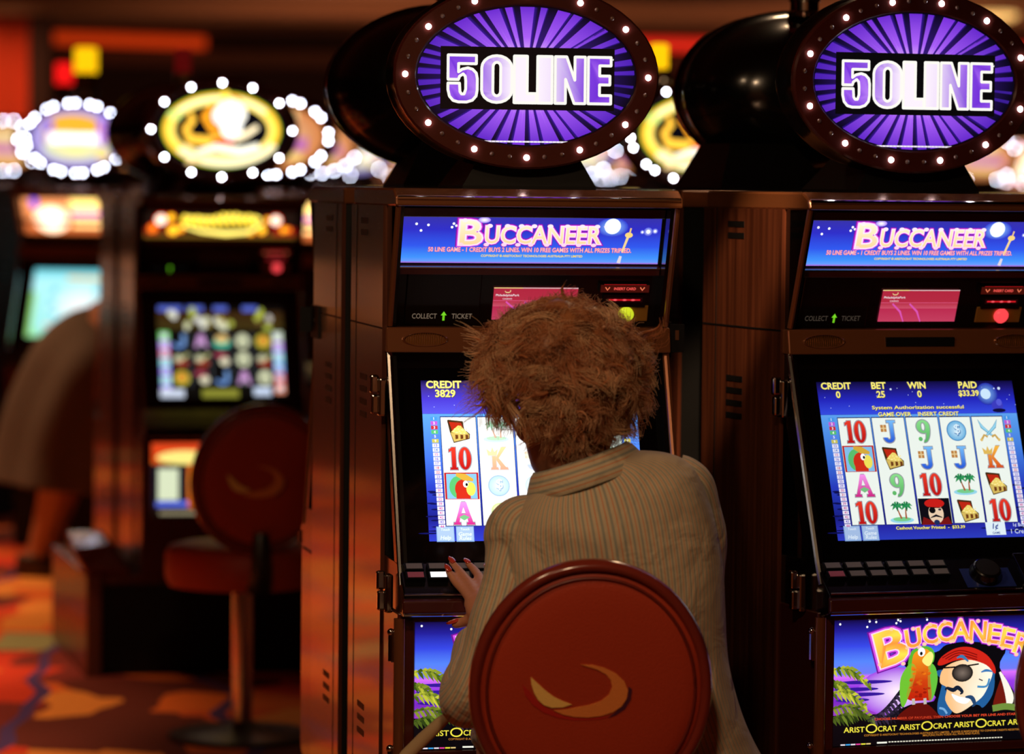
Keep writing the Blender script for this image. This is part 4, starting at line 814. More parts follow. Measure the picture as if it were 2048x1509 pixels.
    if lod == 0 and not dark:
        for r in range(2):
            for c in range(6):
                f = FACE_LIT if (c, r) == litbtn else FACE_RED if (c, r) in ((0, 1),) else FACE
                o = part(('btn', c, r), g_button(c, r), 'play_button', [MATTE, FACE], m)
                if f is not FACE: o.material_slots[1].link = 'OBJECT'; o.material_slots[1].material = f
        part('round', g_round, 'bet_button', [BLACK, GREY], m, smooth=35); part('card', g_card, 'printed_card', BLUECARD, m)
        part('bill', g_bill, 'bill_acceptor', [BLACK, mat('yellow marking', (200, 180, 40), 0.4)], m, 0.003)
    # topper
    if sign:
        part('tstand', g_tstand, 'topper_stand', MATTE, m)
        tp = part('shell', g_shell, 'topper', BLACK, m, smooth=50); tp.location = (tx, 0, 0)
        part('rim', g_rim, 'sign_rim', BURG if lod == 0 else MATTE, tp, smooth=30)
        if not dark:
            Ft = frame((0, -0.036, TW), (0, 0, 1), (0, -1, 0)); put_art(sign[0], sign[1], 'sign_face', Ft, emat('topper glow'+str(sign_s), sign_s), tp, 0.0)
            for i, (x, y) in enumerate(led_spots(leds, phase)):
                on = (i % lit == 0) if isinstance(lit, int) else i in lit
                o = part(('led', on, led_r, bool(bulb)), g_led(led_r if on else 0.0042), 'led_bulb', (bulb or BULB_ON) if on else BULB_OFF, tp, smooth=60); o.location = (x, -0.044, TW+y)
    if lamps: candle(m, tx if lx is None else lx, lamps, ls)
    return m
def local(m_loc, rz, u, v, w=0.0):
    return Vector((m_loc[0]+u*math.cos(rz)-v*math.sin(rz), m_loc[1]+u*math.sin(rz)+v*math.cos(rz), w))
R = math.radians

# front pair: the machine the woman plays and the next one along the curved bank, each back to back with another
L1, T1 = (0.0288, 6.9972, 0.0), R(11); L2, T2 = (0.7563, 7.1153, 0.0), R(19)
machine(L1, T1, 'slot machine played by the seated woman, its credit meter reading 3829', ('fifty', art_fifty), ('buc', art_header), ('play', art_screen_play, 1.4), ('belly', art_belly), button='green', ticket=1.0, lit=3, phase=0.0, litbtn=(1, 1), tx=-0.015, group='pirate themed slot machines')
machine(L2, T2, 'slot machine with nobody playing, its meter showing $33.39 paid, at the right edge', ('fifty', art_fifty), ('buc', art_header), ('idle', art_screen_idle, 1.0), ('belly', art_belly), button='red', ticket=0.45, lit=3, phase=1.5, tx=-0.028, group='pirate themed slot machines')
B1 = local(L1, T1, 0.0, 0.93); B2 = local(L2, T2, 0.0, 0.93)
machine(B1, T1+math.pi, 'slot machine facing away, back to back with the one the woman plays', ('fifty', art_fifty), None, None, dark=True, lamps=[(LAMP_RED, 0.06), (LAMP_GREY, 0.05)], group='slot machines facing away')
machine(B2, T2+math.pi, 'slot machine facing away behind the vacant machine, red beacon lamp on its oval topper', ('fifty', art_fifty), None, None, dark=True, tx=-0.13, lamps=[(LAMP_RED, 0.07), (LAMP_GREY, 0.05)], group='slot machines facing away')
# blurred machine in the aisle on the left, with the one behind it
L3, T3 = Vector((at(437, 700, 12.1).x, 12.1, -0.035)), R(13)
machine(L3, T3, 'blurred slot machine with gold flame oval sign, behind the left red chair', ('flame', art_flame), ('flameh', art_flame_header), ('flames', art_flame_screen, 1.0), ('flameb', art_flame_belly), lod=1, button='red', lit=3, phase=0.0, sign_s=1.6, lcd=False, group='gold flame slot machines')
B3 = local(L3, T3, 0.0, 0.93, -0.035)
machine(B3, T3+math.pi, 'blurred slot machine facing away, back to back with the gold flame machine on the left', ('flame', art_flame), None, None, lod=1, dark=True, lamps=[(LAMP_RED, 0.08)], group='slot machines facing away')
L4 = Vector((at(1392, 280, 11.9).x, 11.9, -0.035))
machine(L4, R(14), 'slot machine whose gold flame sign shows between the two purple signs', ('flame', art_flame), ('flameh', art_flame_header), None, None, lod=1, lit=(0,1,3,4,6,7,9,10,12,13,15,16,18,19,21,22,24,27,30,33), phase=0.4, sign_s=1.4, lamps=[(LAMP_YEL, 0.075)], lx=-0.1, lcd=False, group='gold flame slot machines')
L5 = Vector((at(158, 280, 16.2).x, 16.2, -0.02))
machine(L5, R(-14), 'distant slot machine with pale turquoise screen, in front of the stooping person', ('sparkle', art_sparkle), ('sparkleh', art_sparkle_header), ('pastel', art_pastel_screen, 1.2), None, lod=1, lit=tuple(i for i in range(36) if i % 3 != 2), sign_s=1.8, ls=1.7, lamps=[(LAMP_GREY, 0.075), (LAMP_YEL, 0.105)], lcd=False, tall=True, bulb=BULB_FAR, group='distant slot machines')
L6 = Vector((at(-140, 280, 17.6).x, 17.6, -0.02))
machine(L6, R(-20), 'distant slot machine cut off by the left edge, pale screen showing', ('sparkle', art_sparkle), ('sparkleh', art_sparkle_header), ('pastel', art_pastel_screen, 1.2), None, lod=1, lit=2, sign_s=1.1, lcd=False, tall=True, bulb=BULB_FAR, group='distant slot machines')
L7 = Vector((at(548, 285, 14.9).x, 14.9, -0.02))
machine(L7, R(-8), 'slot machine with orange oval sign peeping out right of the gold flame sign', ('orange', art_orange), ('sparkleh', art_sparkle_header), None, None, lod=1, lit=tuple(i for i in range(36) if i % 3 != 1), phase=0.5, sign_s=1.2, lcd=False, tall=True, bulb=BULB_FAR, group='distant slot machines')

# distant machines: only their lit tops show
far = [(20, 22.5, 'orange'), (262, 20.6, 'orange'), (128, 18.9, 'sparkle'), (305, 24, 'sparkle'), (228, 28, 'orange'), (520, 23, 'sparkle'), (632, 20.5, 'orange'), (712, 25, 'sparkle'), (770, 29, 'orange'), (1150, 21.5, 'sparkle'), (1212, 27, 'orange'), (1445, 19.5, 'sparkle'), (1700, 26, 'orange'), (1962, 24, 'orange'), (2040, 29, 'sparkle')]
words = ['at far left edge under the orange wall', 'low between the turquoise machine and the gold sign', 'behind the turquoise-screen machine', 'between the turquoise and gold signs', 'in the back row left of the gold sign', 'below right of the gold flame sign', 'just left of the big dark topper', 'seen below the big dark topper', 'farthest one below the big dark topper', 'right below the nearest purple sign', 'in the gap between the two near machines', 'below the half hidden gold flame sign', 'seen under the right purple sign', 'low at the far right, orange lit', 'farthest at the right edge']
for i, (x, Y, k) in enumerate(far):
    p = at(x, 330, Y)
    machine(Vector((p.x, Y, 0)), R(random.uniform(-18, 22)), 'tiny lit slot machine '+words[i], (k, art_sparkle if k == 'sparkle' else art_orange), ('sparkleh', art_sparkle_header), ('pastel', art_pastel_screen, 1.2), None, lod=2, lit=tuple(random.sample(range(18), 11)), leds=18, sign_s=0.8, led_r=0.0065, bulb=BULB_FAR, group='far row of slot machines', ls=1.5, lamps=[(LAMP_GREY, 0.075), (LAMP_REDLIT, 0.10)] if i == 2 else [(LAMP_YEL, 0.11), (LAMP_PINK, 0.1)] if i == 10 else None)

# ------------------------------------------------------------------ stands
def stand(loc, rz, label, left=0.28, right=0.28, cap=False):
    h = 0.359+loc[2]; s = empty('machine_stand', (loc[0], loc[1], 0), rz); tag(s, label, 'stand', 'machine stands')
    MB().box(-left, right, -0.02, 0.95, 0.0, h).build('plinth', MATTE, s)
    MB().box(-left-0.01, right+0.01, -0.06, -0.02, h-0.03, h).build('front_rail', WOOD, s, bevel=0.004)
    if cap:
        MB().box(-left-0.05, -left, -0.06, 0.95, 0.0, h).build('end_panel', mat('brown laminate', (96, 46, 26), 0.4, coat=0.2), s, bevel=0.006)
        m = MB(); m.loft([[(-left-0.05, -0.07, h), (-left+0.10, -0.07, h), (-left+0.10, 0.2, h), (-left-0.05, 0.2, h)], [(-left-0.06, -0.08, h+0.02), (-left+0.09, -0.08, h+0.02), (-left+0.09, 0.2, h+0.03), (-left-0.06, 0.2, h+0.03)], [(-left-0.10, -0.08, h+0.085), (-left+0.03, -0.07, h+0.10), (-left+0.03, 0.2, h+0.12), (-left-0.09, 0.2, h+0.12)]])
        m.build('sloped_cap', BURG, s, bevel=0.012)
    return s
stand(L1, T1, 'black stand under the slot machine the woman plays'); stand(L2, T2, 'black stand under the machine at right edge')
stand(L3, T3, 'dark stand with brown end panel under the gold flame machine at left', 0.375, 0.30, True)
for l, rz, w in ((L4, R(14), 'under the half hidden gold flame machine'), (L5, R(-14), 'under the turquoise-screen machine'), (L6, R(-20), 'under the machine cut off at left'), (L7, R(-8), 'under the orange-sign machine')): stand(l, rz, 'black stand '+w)
for i, (x, Y, k) in enumerate(far):
    pass
for i, (x, Y, k) in enumerate(far):
    p = at(x, 330, Y); stand(Vector((p.x, Y, 0)), 0.0, 'black stand under the tiny machine '+words[i])

# ------------------------------------------------------------------ chairs
LEATHER = mat('red leather', (170, 56, 30), 0.5, bump=(260, 0.25), spec=0.3)
RIM = mat('burgundy chair rim', (120, 42, 30), 0.22, coat=0.5)
PIPING = mat('dark piping', (104, 30, 18), 0.4)
THREAD_Y = mat('yellow thread', (244, 196, 104), 0.6, bump=(500, 0.4)); THREAD_O = mat('orange thread', (226, 130, 58), 0.6, bump=(500, 0.4))
THREAD_R = mat('red thread', (176, 24, 14), 0.6); THREAD_P = mat('purple thread', (70, 14, 44), 0.6)
BX, BZ, TILT = 0.198, 0.212, R(9)
def bk(a, b, c=0.0):        # backrest frame: a right, b up, c out towards the rear
    return Vector((a, -0.235-c*math.cos(TILT)-b*math.sin(TILT), 0.752+b*math.cos(TILT)-c*math.sin(TILT)))
def egg(s, c, n=64, inset=0.0):
    out = []
    for i in range(n):
        t = 2*math.pi*i/n; b = math.sin(t); w = BX*(1-0.05*b*0.6)
        out.append(bk((w-inset)*s*math.copysign(abs(math.cos(t))**0.96, math.cos(t)), (BZ-inset)*s*b, c))
    return out
def g_pad(): return MB().loft([egg(1, -0.03, inset=0.02), egg(1, -0.035, inset=0.04), egg(0.6, -0.05)][::-1]+[egg(1, -0.02, inset=0.013), egg(1, 0.004, inset=0.013), egg(1, 0.011, inset=0.024), egg(1, 0.015, inset=0.045), egg(1, 0.018, inset=0.08), egg(0.3, 0.019)])
def g_rimc():
    m = MB(); rings = []
    P = egg(1, 0.0, inset=0.008)
    for i, p in enumerate(P):
        d = (P[(i+1) % 64]-P[i-1]).normalized(); o = (p-bk(0, 0, 0)); o = (o-d*o.dot(d)).normalized(); c = bk(0, 0, 1)-bk(0, 0, 0)
        rings.append([p+o*0.0105*math.cos(t)+c*0.019*math.sin(t) for t in [2*math.pi*k/12 for k in range(12)]])
    rings.append(rings[0]); return m.loft(rings, caps=False)
def g_pipe(): 
    m = MB(); P = egg(1, 0.013, inset=0.027); return m.tube(P+[P[0], P[1]], 0.0028, 6, caps=False)
def z4(x, y): return ((900+x/2.325-1181)/1226, (1375-860-y/2.325)/1226)
def emblem(pts, c0, c1):
    def fn():
        P = [z4(*p) for p in pts]; n = len(P); m = MB()
        return m.add([bk(a, b, c0) for a, b in P]+[bk(a, b, c1) for a, b in P], [tuple(range(n, 2*n))]+[(i, (i+1) % n, (i+1) % n+n, i+n) for i in range(n)])
    return fn
LEAF = [(368,1140),(372,1175),(385,1215),(405,1250),(432,1275),(470,1288),(520,1286),(562,1272),(520,1257),(480,1237),(440,1207),(400,1170)]
MOON = [(600,1080),(655,1081),(710,1095),(765,1122),(805,1160),(824,1205),(818,1245),(795,1282),(755,1310),(700,1328),(640,1335),(580,1333),(525,1322),(480,1302),(540,1296),(600,1284),(650,1274),(700,1255),(735,1225),(749,1188),(742,1155),(720,1127),(680,1104)]
UNDER = [(330,1178),(345,1230),(380,1275),(430,1312),(500,1338),(570,1350),(640,1349),(700,1344),(750,1332),(700,1336),(640,1342),(580,1340),(520,1328),(470,1304),(430,1280),(395,1250),(365,1210)]
SHADE = [(826,1185),(843,1200),(838,1250),(812,1295),(770,1325),(735,1338),(765,1312),(805,1275),(824,1235)]
def g_seat():
    m = MB(); n = 40; ring = lambda r, z: [(r*1.04*math.cos(2*math.pi*i/n), r*math.sin(2*math.pi*i/n), z) for i in range(n)]
    return m.loft([ring(0.17, 0.43), ring(0.2, 0.435), ring(0.212, 0.46), ring(0.212, 0.525), ring(0.2, 0.547), ring(0.17, 0.555), ring(0.05, 0.557)])
def g_pole(): return MB().lathe([(0.03, 0.035), (0.03, 0.43), (0.05, 0.432)], n=18)
def g_base(): return MB().lathe([(0.21, 0.0), (0.21, 0.012), (0.18, 0.022), (0.05, 0.034), (0.03, 0.05)], n=32)
def g_bracket(): return MB().tube([(0, -0.12, 0.44), (0, -0.225, 0.445), (0, -0.25, 0.50), (0, -0.235, 0.60)], [0.02, 0.02, 0.018, 0.012], 8, flat=1.8)
SEATCOL = mat('tan seat cover', (150, 70, 30), 0.5, bump=(260, 0.25))
def chair(loc, rz, label):
    c = empty('casino_chair', loc, rz); tag(c, label, 'chair', 'round-backed red casino chairs')
    b = part('pad', g_pad, 'backrest', LEATHER, c, smooth=50); part('rimc', g_rimc, 'backrest_rim', RIM, b, smooth=80); part('pipe', g_pipe, 'piping', PIPING, b, smooth=80)
    for k, pts, mt, c1 in (('under', UNDER, THREAD_R, 0.0196), ('shade', SHADE, THREAD_P, 0.0198), ('moon', MOON, THREAD_O, 0.0206), ('leaf', LEAF, THREAD_Y, 0.0210)):
        part(k, emblem(pts, 0.014, c1), 'crescent_emblem' if k == 'moon' else 'leaf_emblem' if k == 'leaf' else 'emblem_edging', mt, b)
    part('seat', g_seat, 'seat', LEATHER, c, smooth=50); part('pole', g_pole, 'pole', CHROME, c, smooth=40); part('base', g_base, 'base', GREY, c, smooth=40); part('brk', g_bracket, 'back_bracket', GREY, c, smooth=60)
    return c
def chair_at(x, y, Y, rz, label):      # the backrest's centre shows at this place
    p = at(x, y, Y); o = Vector((0, -0.235, 0)); o.rotate(Matrix.Rotation(rz, 3, 'Z'))
    return chair(Vector((p.x-o.x, p.y-o.y, 0)), rz, label)
CH = chair_at(1181, 1376, 6.19, R(4), 'red round-backed chair the woman in the striped jacket sits on')
chair_at(2262, 1400, 6.3, R(10), 'red chair cut off by the right edge, facing the vacant machine')
chair_at(523, 948, 10.45, R(16), 'empty red chair with crescent emblem in front of the gold flame machine')

# ------------------------------------------------------------------ the seated woman
SKIN = mat('skin', (196, 132, 100), 0.5); SKIN.node_tree.nodes['Principled BSDF'].inputs['Subsurface Weight'].default_value = 0.15
SKIN.node_tree.nodes['Principled BSDF'].inputs['Subsurface Radius'].default_value = (0.01, 0.004, 0.002)
NAIL = mat('coral nail polish', (190, 62, 46), 0.15, coat=0.6)
def striped(name, base, s1, s2, period):
    m = mat(name, base, 0.85, sheen=0.15); N, L, b = nodes(m)
    a = N.new('ShaderNodeAttribute'); a.attribute_name = 'stripe'
    mu = N.new('ShaderNodeMath'); mu.operation = 'DIVIDE'; mu.inputs[1].default_value = period; fr = N.new('ShaderNodeMath'); fr.operation = 'FRACT'
    r = ramp(N, [(0.0, base), (0.10, base), (0.16, s1), (0.24, s1), (0.30, base), (0.50, base), (0.56, s2), (0.76, s2), (0.82, base)])
    L.new(a.outputs['Fac'], mu.inputs[0]); L.new(mu.outputs[0], fr.inputs[0]); L.new(fr.outputs[0], r.inputs['Fac']); L.new(r.outputs[0], b.inputs['Base Color'])
    tc = N.new('ShaderNodeTexCoord'); n = N.new('ShaderNodeTexNoise'); n.inputs['Scale'].default_value = 14; n.inputs['Detail'].default_value = 3; n.inputs['Distortion'].default_value = 0.6
    bp = N.new('ShaderNodeBump'); bp.inputs['Strength'].default_value = 0.6; bp.inputs['Distance'].default_value = 0.02
    L.new(tc.outputs['Object'], n.inputs['Vector']); L.new(n.outputs['Fac'], bp.inputs['Height']); L.new(bp.outputs[0], b.inputs['Normal'])
    return m
JACKET = striped('striped jacket cloth', (186, 166, 136), (190, 130, 90), (142, 140, 124), 0.0135)
from mathutils import noise
def wob(p, k=9.0, a=0.004):
    p = Vector(p); return p + Vector((noise.noise(p*k), noise.noise(p*k+Vector((5, 1, 2))), noise.noise(p*k+Vector((1, 7, 3)))))*a
def tube_rings(path, radii, n=20, up=(0, 0, 1), flat=1.0):
    P = [Vector(p) for p in path]; ref = Vector(up); rings = []
    for i, p in enumerate(P):
        t = (P[min(i+1, len(P)-1)]-P[max(i-1, 0)]).normalized(); a = ref-t*ref.dot(t); a.normalize(); b = t.cross(a); ref = a
        rings.append([p+a*radii[i]*math.cos(2*math.pi*j/n)+b*radii[i]*flat*math.sin(2*math.pi*j/n) for j in range(n)])
    return rings
def spline(pts, m=5):       # Catmull-Rom through points with radii
    out = []
    q = [pts[0]]+list(pts)+[pts[-1]]
    for i in range(1, len(q)-2):
        for k in range(m):
            t = k/m; o = []
            for c in range(len(q[0])):
                a, b, d, e = q[i-1][c], q[i][c], q[i+1][c], q[i+2][c]; o.append(0.5*((2*b)+(-a+d)*t+(2*a-5*b+4*d-e)*t*t+(-a+3*b-3*d+e)*t**3))
            out.append(o)
    out.append(list(pts[-1])); return out

woman = empty('seated_person', (CH.location.x, CH.location.y, 0)); tag(woman, 'person in a beige striped jacket sitting with hand on the slot machine buttons', 'person')
WO = Vector(woman.location)
def A3(x, y, Y): return at(x, y, Y)-WO
# torso rings: x, y in the photo, half width in metres, tilt, half depth, distance
TR = [(1266,1580,0.26,0,.19,6.47),(1262,1509,0.224,0,.172,6.46),(1243,1420,0.205,0,.155,6.45),(1229,1330,0.194,1,.142,6.44),(1226,1240,0.193,3,.138,6.44),(1223,1160,0.192,6,.138,6.44),(1218,1095,0.187,10,.136,6.44),(1211,1042,0.180,14,.130,6.44),(1204,1002,0.169,17,.118,6.44),(1197,972,0.150,18,.100,6.44),(1188,950,0.122,19,.085,6.44),(1176,932,0.085,20,.074,6.44)]
def torso_ring(r, s=1.0, n=56, grow=0.0, pw=0.8):
    x, y, w, t, d, Y = r; c = A3(x, y, Y); t = R(t); ax = Vector((math.cos(t), 0, math.sin(t))); ay = Vector((0, 1, 0))
    f = lambda v: math.copysign(abs(v)**pw, v)
    return [c+ax*(w*s+grow)*f(math.cos(2*math.pi*j/n))+ay*(d*s+grow)*f(math.sin(2*math.pi*j/n)) for j in range(n)]
TS = spline(TR, 4)
def stripe_of(j, n, w):      # distance around the body from the centre of the back
    a = 2*math.pi*j/n+math.pi/2; a = (a+math.pi) % (2*math.pi)-math.pi; return a*w
jk = MB(); rings = []; attr = []
for i, r in enumerate(TS):
    ring = torso_ring(r)
    v = i/len(TS); out = []
    for j, p in enumerate(ring):
        back = max(0, -math.sin(2*math.pi*j/56)); q = math.cos(2*math.pi*j/56)
        fold = 0.010*math.sin(9*v*math.pi+q*4)*math.exp(-((v-0.25)/0.15)**2)*back + 0.010*math.sin(6*q+14*v)*math.exp(-((v-0.62)/0.12)**2)*back
        out.append(wob(p+Vector((0, -fold-0.008*back*math.exp(-((q*1.6)**2))*math.sin(math.pi*v), 0)), 7, 0.006))
    rings.append(out); attr += [stripe_of(j, 56, 0.20+0.03*(1-v)) for j in range(56)]
jk.loft(rings, caps=False, attrs=attr)
jacket = jk.build('jacket', JACKET, woman, smooth=True, attr='stripe'); sb = jacket.modifiers.new('sub', 'SUBSURF'); sb.levels = sb.render_levels = 1
so = jacket.modifiers.new('thick', 'SOLIDIFY'); so.thickness = 0.003; so.offset = -1
def sleeve(name, pts, folds=0.008, hem=True):
    S_ = spline(pts, 6); P = [Vector(p[:3]) for p in S_]; rad = [p[3] for p in S_]; n = 28
    rg = tube_rings(P, rad, n, (1, 0, 0)); m = MB(); at_ = []; out = []
    for i, r in enumerate(rg):
        v = i/len(rg); c = P[i]
        out.append([wob(c+(p-c)*(1+folds*18*math.sin(22*v+2.2*math.sin(2*math.pi*j/n)+j*0.3)*0.35), 12, 0.006) for j, p in enumerate(r)]); at_ += [0.33*(abs(j-n/2)/n) for j in range(n)]
    if hem:
        c = P[-1]; out.append([c+(p-c)*0.86 for p in out[-1]]); at_ += at_[-n:]; out.append([c-(P[-1]-P[-4])*0.5+(p-c)*0.8 for p in out[-1]]); at_ += at_[-n:]
    m.loft(out, caps=False, attrs=at_); o = m.build(name, JACKET, jacket, smooth=True, attr='stripe'); s2 = o.modifiers.new('sub', 'SUBSURF'); s2.levels = s2.render_levels = 1; return o
def W4(x, y, Y, r): p = A3(x, y, Y); return (p.x, p.y, p.z, r)
EL = (950, 1388, 6.36)
sleeve('sleeve', [W4(1078,1036,6.44,.05), W4(1045,1060,6.43,.060), W4(1038,1104,6.42,.0545), W4(1020,1172,6.40,.051), W4(1000,1240,6.385,.049), W4(982,1310,6.365,.049), W4(955,1375,6.355,.052), W4(938,1400,6.39,.049), W4(940,1355,6.45,.044), W4(946,1318,6.50,.041), W4(952,1286,6.545,.036)])
sleeve('sleeve', [W4(1335,960,6.45,.05), W4(1368,985,6.45,.055), W4(1383,1045,6.46,.054), W4(1393,1120,6.48,.05), W4(1390,1195,6.52,.048), W4(1376,1225,6.58,.046), W4(1355,1215,6.66,.041), W4(1345,1205,6.71,.037)], 0.004)
# collar: a folded band round the neck
cm = MB(); n = 48; cr = []; ca = []
CC = A3(1170, 948, 6.44); t = R(19.5); ax = Vector((math.cos(t), 0, math.sin(t))); up = Vector((-math.sin(t)*0.9, 0.12, math.cos(t))).normalized()
for rx, ry, h in ((0.076, 0.071, 0.002), (0.076, 0.071, 0.016), (0.078, 0.073, 0.026), (0.083, 0.077, 0.029), (0.090, 0.083, 0.022), (0.099, 0.091, 0.006), (0.110, 0.100, -0.014), (0.108, 0.098, -0.016)):
    ring = []
    for j in range(n+1):
        a = R(-238)+R(296)*j/n; sp = 0.02*max(0, abs(j/n-0.5)-0.3)/0.2
        ring.append(CC+ax*(rx+sp*0.6)*math.cos(a)+Vector((0, 1, 0))*ry*math.sin(a)+up*(h-sp*1.2)); 
    cr.append(ring); ca += [0.30*h*3+0.01 for j in range(n+1)]
cm.loft(cr, closed=False, attrs=ca); collar = cm.build('collar', JACKET, jacket, smooth=True, attr='stripe'); s3 = collar.modifiers.new('thick', 'SOLIDIFY'); s3.thickness = 0.002

# body: one skin, grown together
bm_ = MB()
bm_.loft([torso_ring(r, 0.86, 32, -0.008) for r in TS[2:-4]])
def limb(pts, n=16, flat=1.0, up=(0, 0, 1), m=4): 
    S_ = spline(pts, m); bm_.loft(tube_rings([Vector(p[:3]) for p in S_], [p[3] for p in S_], n, up, flat))
HC = A3(1138, 808, 6.46)                          # head centre
limb([W4(1190,985,6.45,.06), W4(1172,940,6.45,.055), W4(1150,900,6.455,.053), W4(1138,860,6.46,.055)], up=(1, 0, 0))
# head: looks ahead, down and to the left
fdir = Vector((-0.55, 0.80, -0.24)).normalized(); rdir = fdir.cross(Vector((0.12, 0, 1))).normalized(); udir = rdir.cross(fdir)
def HP(r, f, u): return HC+rdir*r+fdir*f+udir*u
hr = []
for u, w, fr, bk_ in ((-0.122,0.02,0.075,-0.03),(-0.115,0.036,0.088,-0.01),(-0.098,0.052,0.092,0.03),(-0.075,0.061,0.093,0.052),(-0.05,0.066,0.094,0.068),(-0.02,0.071,0.093,0.082),(0.01,0.075,0.092,0.09),(0.04,0.076,0.093,0.094),(0.07,0.070,0.086,0.088),(0.095,0.052,0.064,0.068),(0.112,0.022,0.03,0.03)):
    ring = []
    for j in range(28):
        a = 2*math.pi*j/28; c, s_ = math.cos(a), math.sin(a); ring.append(HP(w*c, (fr if s_ > 0 else bk_ if bk_ > 0 else 0.02)*math.copysign(abs(s_)**0.85, s_)*1.0 + (0.03 if bk_ <= 0 and s_ < 0 else 0), u))
    hr.append(ring)
bm_.loft(hr)
bm_.loft(tube_rings([HP(0, 0.088, 0.012), HP(0, 0.098, -0.012), HP(0, 0.112, -0.032), HP(0, 0.092, -0.044)], [0.009, 0.012, 0.016, 0.012], 10, (1, 0, 0)))   # nose
for u, r_ in ((-0.066, 0.012), (-0.078, 0.013)): bm_.ball(HP(0, 0.086, u), r_, 10, 6, (1.6, 1, 0.6))                               # lips
for q in (-1, 1):
    bm_.ball(HP(q*0.033, 0.08, 0.0), 0.014, 10, 6); bm_.ball(HP(q*0.074, -0.005, -0.012), 0.03, 10, 6, (0.35, 0.7, 1.0)); bm_.ball(HP(q*0.04, 0.066, -0.035), 0.024, 10, 6)   # eyelid, ear, cheek
# left arm and hand
limb([W4(1040,1065,6.43,.046), W4(1020,1175,6.40,.042), W4(985,1300,6.37,.038), W4(948,1385,6.37,.036)], up=(1, 0, 0)); limb([W4(948,1390,6.37,.036), W4(946,1330,6.48,.032), W4(955,1275,6.57,.026), W4(970,1242,6.630,.0235), W4(966,1222,6.655,.024)], up=(1, 0, 0))
def palm(p0, p1, w, th, side, n=16):      # a flat rounded palm from wrist to knuckles
    p0, p1 = Vector(p0), Vector(p1); t = (p1-p0).normalized(); sd = (Vector(side)-t*t.dot(Vector(side))).normalized(); nn = t.cross(sd); rg = []
    for k, (ww, tt) in ((0, (0.62, 1.0)), (0.25, (0.85, 1.05)), (0.6, (1.0, 0.95)), (0.9, (1.0, 0.78)), (1.05, (0.86, 0.5))):
        c = p0+(p1-p0)*k; rg.append([c+sd*w*ww*math.cos(2*math.pi*j/n)+nn*th*tt*math.sin(2*math.pi*j/n) for j in range(n)])
    bm_.loft(rg); return t, sd, nn
nails = []
def finger(pts, r):
    S_ = spline([(*Vector(p), rr) for p, rr in zip(pts, r)], 4); bm_.loft(tube_rings([Vector(p[:3]) for p in S_], [p[3] for p in S_], 10, (0, 0, 1))); bm_.ball(Vector(pts[-1]), r[-1]*1.0, 10, 6)
    nails.append((Vector(pts[-2]), Vector(pts[-1]), r[-1]))
palm(A3(972,1240,6.640), A3(957,1190,6.700), 0.032, 0.013, A3(1010,1165,6.70)-A3(935,1212,6.70))
finger([A3(945,1206,6.690), A3(928,1183,6.728), A3(909,1162,6.756), A3(896,1141,6.768)], [.0092,.0085,.0079,.0062])     # nearest finger
finger([A3(955,1192,6.700), A3(938,1166,6.742), A3(919,1143,6.776), A3(904,1125,6.790)], [.0094,.0086,.008,.0062])
finger([A3(970,1184,6.702), A3(962,1160,6.745), A3(948,1140,6.778), A3(935,1127,6.794)], [.0092,.0085,.0078,.006])
finger([A3(983,1180,6.700), A3(986,1160,6.738), A3(981,1144,6.768), A3(974,1136,6.782)], [.0085,.0078,.0072,.0056])
finger([A3(962,1222,6.648), A3(948,1238,6.672), A3(930,1244,6.688), A3(911,1249,6.694)], [.0125,.0115,.0105,.0085])     # thumb
# right arm, forearm reaching ahead to the deck
limb([W4(1368,990,6.45,.046), W4(1388,1100,6.48,.041), W4(1388,1195,6.53,.038)], up=(1, 0, 0)); limb([W4(1388,1195,6.53,.036), W4(1368,1212,6.62,.031), W4(1340,1204,6.72,.025), W4(1325,1200,6.745,.027)], up=(1, 0, 0))
palm(A3(1328,1200,6.742), A3(1300,1185,6.785), 0.032, 0.014, (0.5, -0.3, 0.0))
for k, (dx, dy) in enumerate(((0, 0), (-9, -6), (-18, -10), (-25, -12))): finger([A3(1315+dx,1186+dy*0.4,6.772), A3(1300+dx,1176+dy,6.795), A3(1288+dx,1174+dy,6.805), A3(1280+dx,1178+dy,6.81)], [.009,.0085,.008,.0064])
finger([A3(1325,1204,6.75), A3(1318,1216,6.77), A3(1306,1216,6.785), A3(1298,1212,6.79)], [.0115,.0105,.0098,.008])
# legs: thighs on the seat, knees apart, feet on the floor
hipc = A3(1246, 1520, 6.46); fl = -0.0
for q, kx, ky in ((-1, -0.20, 0.25), (1, 0.09, 0.25)):
    hp = Vector((hipc.x+q*0.095, hipc.y, 0.635)); kn = Vector((hipc.x+kx, hipc.y+ky, 0.60)); an = Vector((kn.x-0.02*q, kn.y-0.06, 0.09))
    limb([(*hp, .085), (*((hp+kn)/2), .075), (*kn, .056)]); limb([(*kn, .056), (*(kn*0.6+an*0.4+Vector((0, -0.02, 0))), .05), (*an, .034)], up=(0, 1, 0)); limb([(*(an+Vector((0, -0.03, -0.03))), .036), (*(an+Vector((0, 0.05, -0.055))), .036), (*(an+Vector((0, 0.15, -0.068))), .024)], flat=1.2)
body = bm_.build('body', SKIN, woman, smooth=True)
rm = body.modifiers.new('grow', 'REMESH'); rm.mode = 'VOXEL'; rm.voxel_size = 0.0042; rm.use_smooth_shade = True
sm = body.modifiers.new('soft', 'SMOOTH'); sm.factor = 0.5; sm.iterations = 2
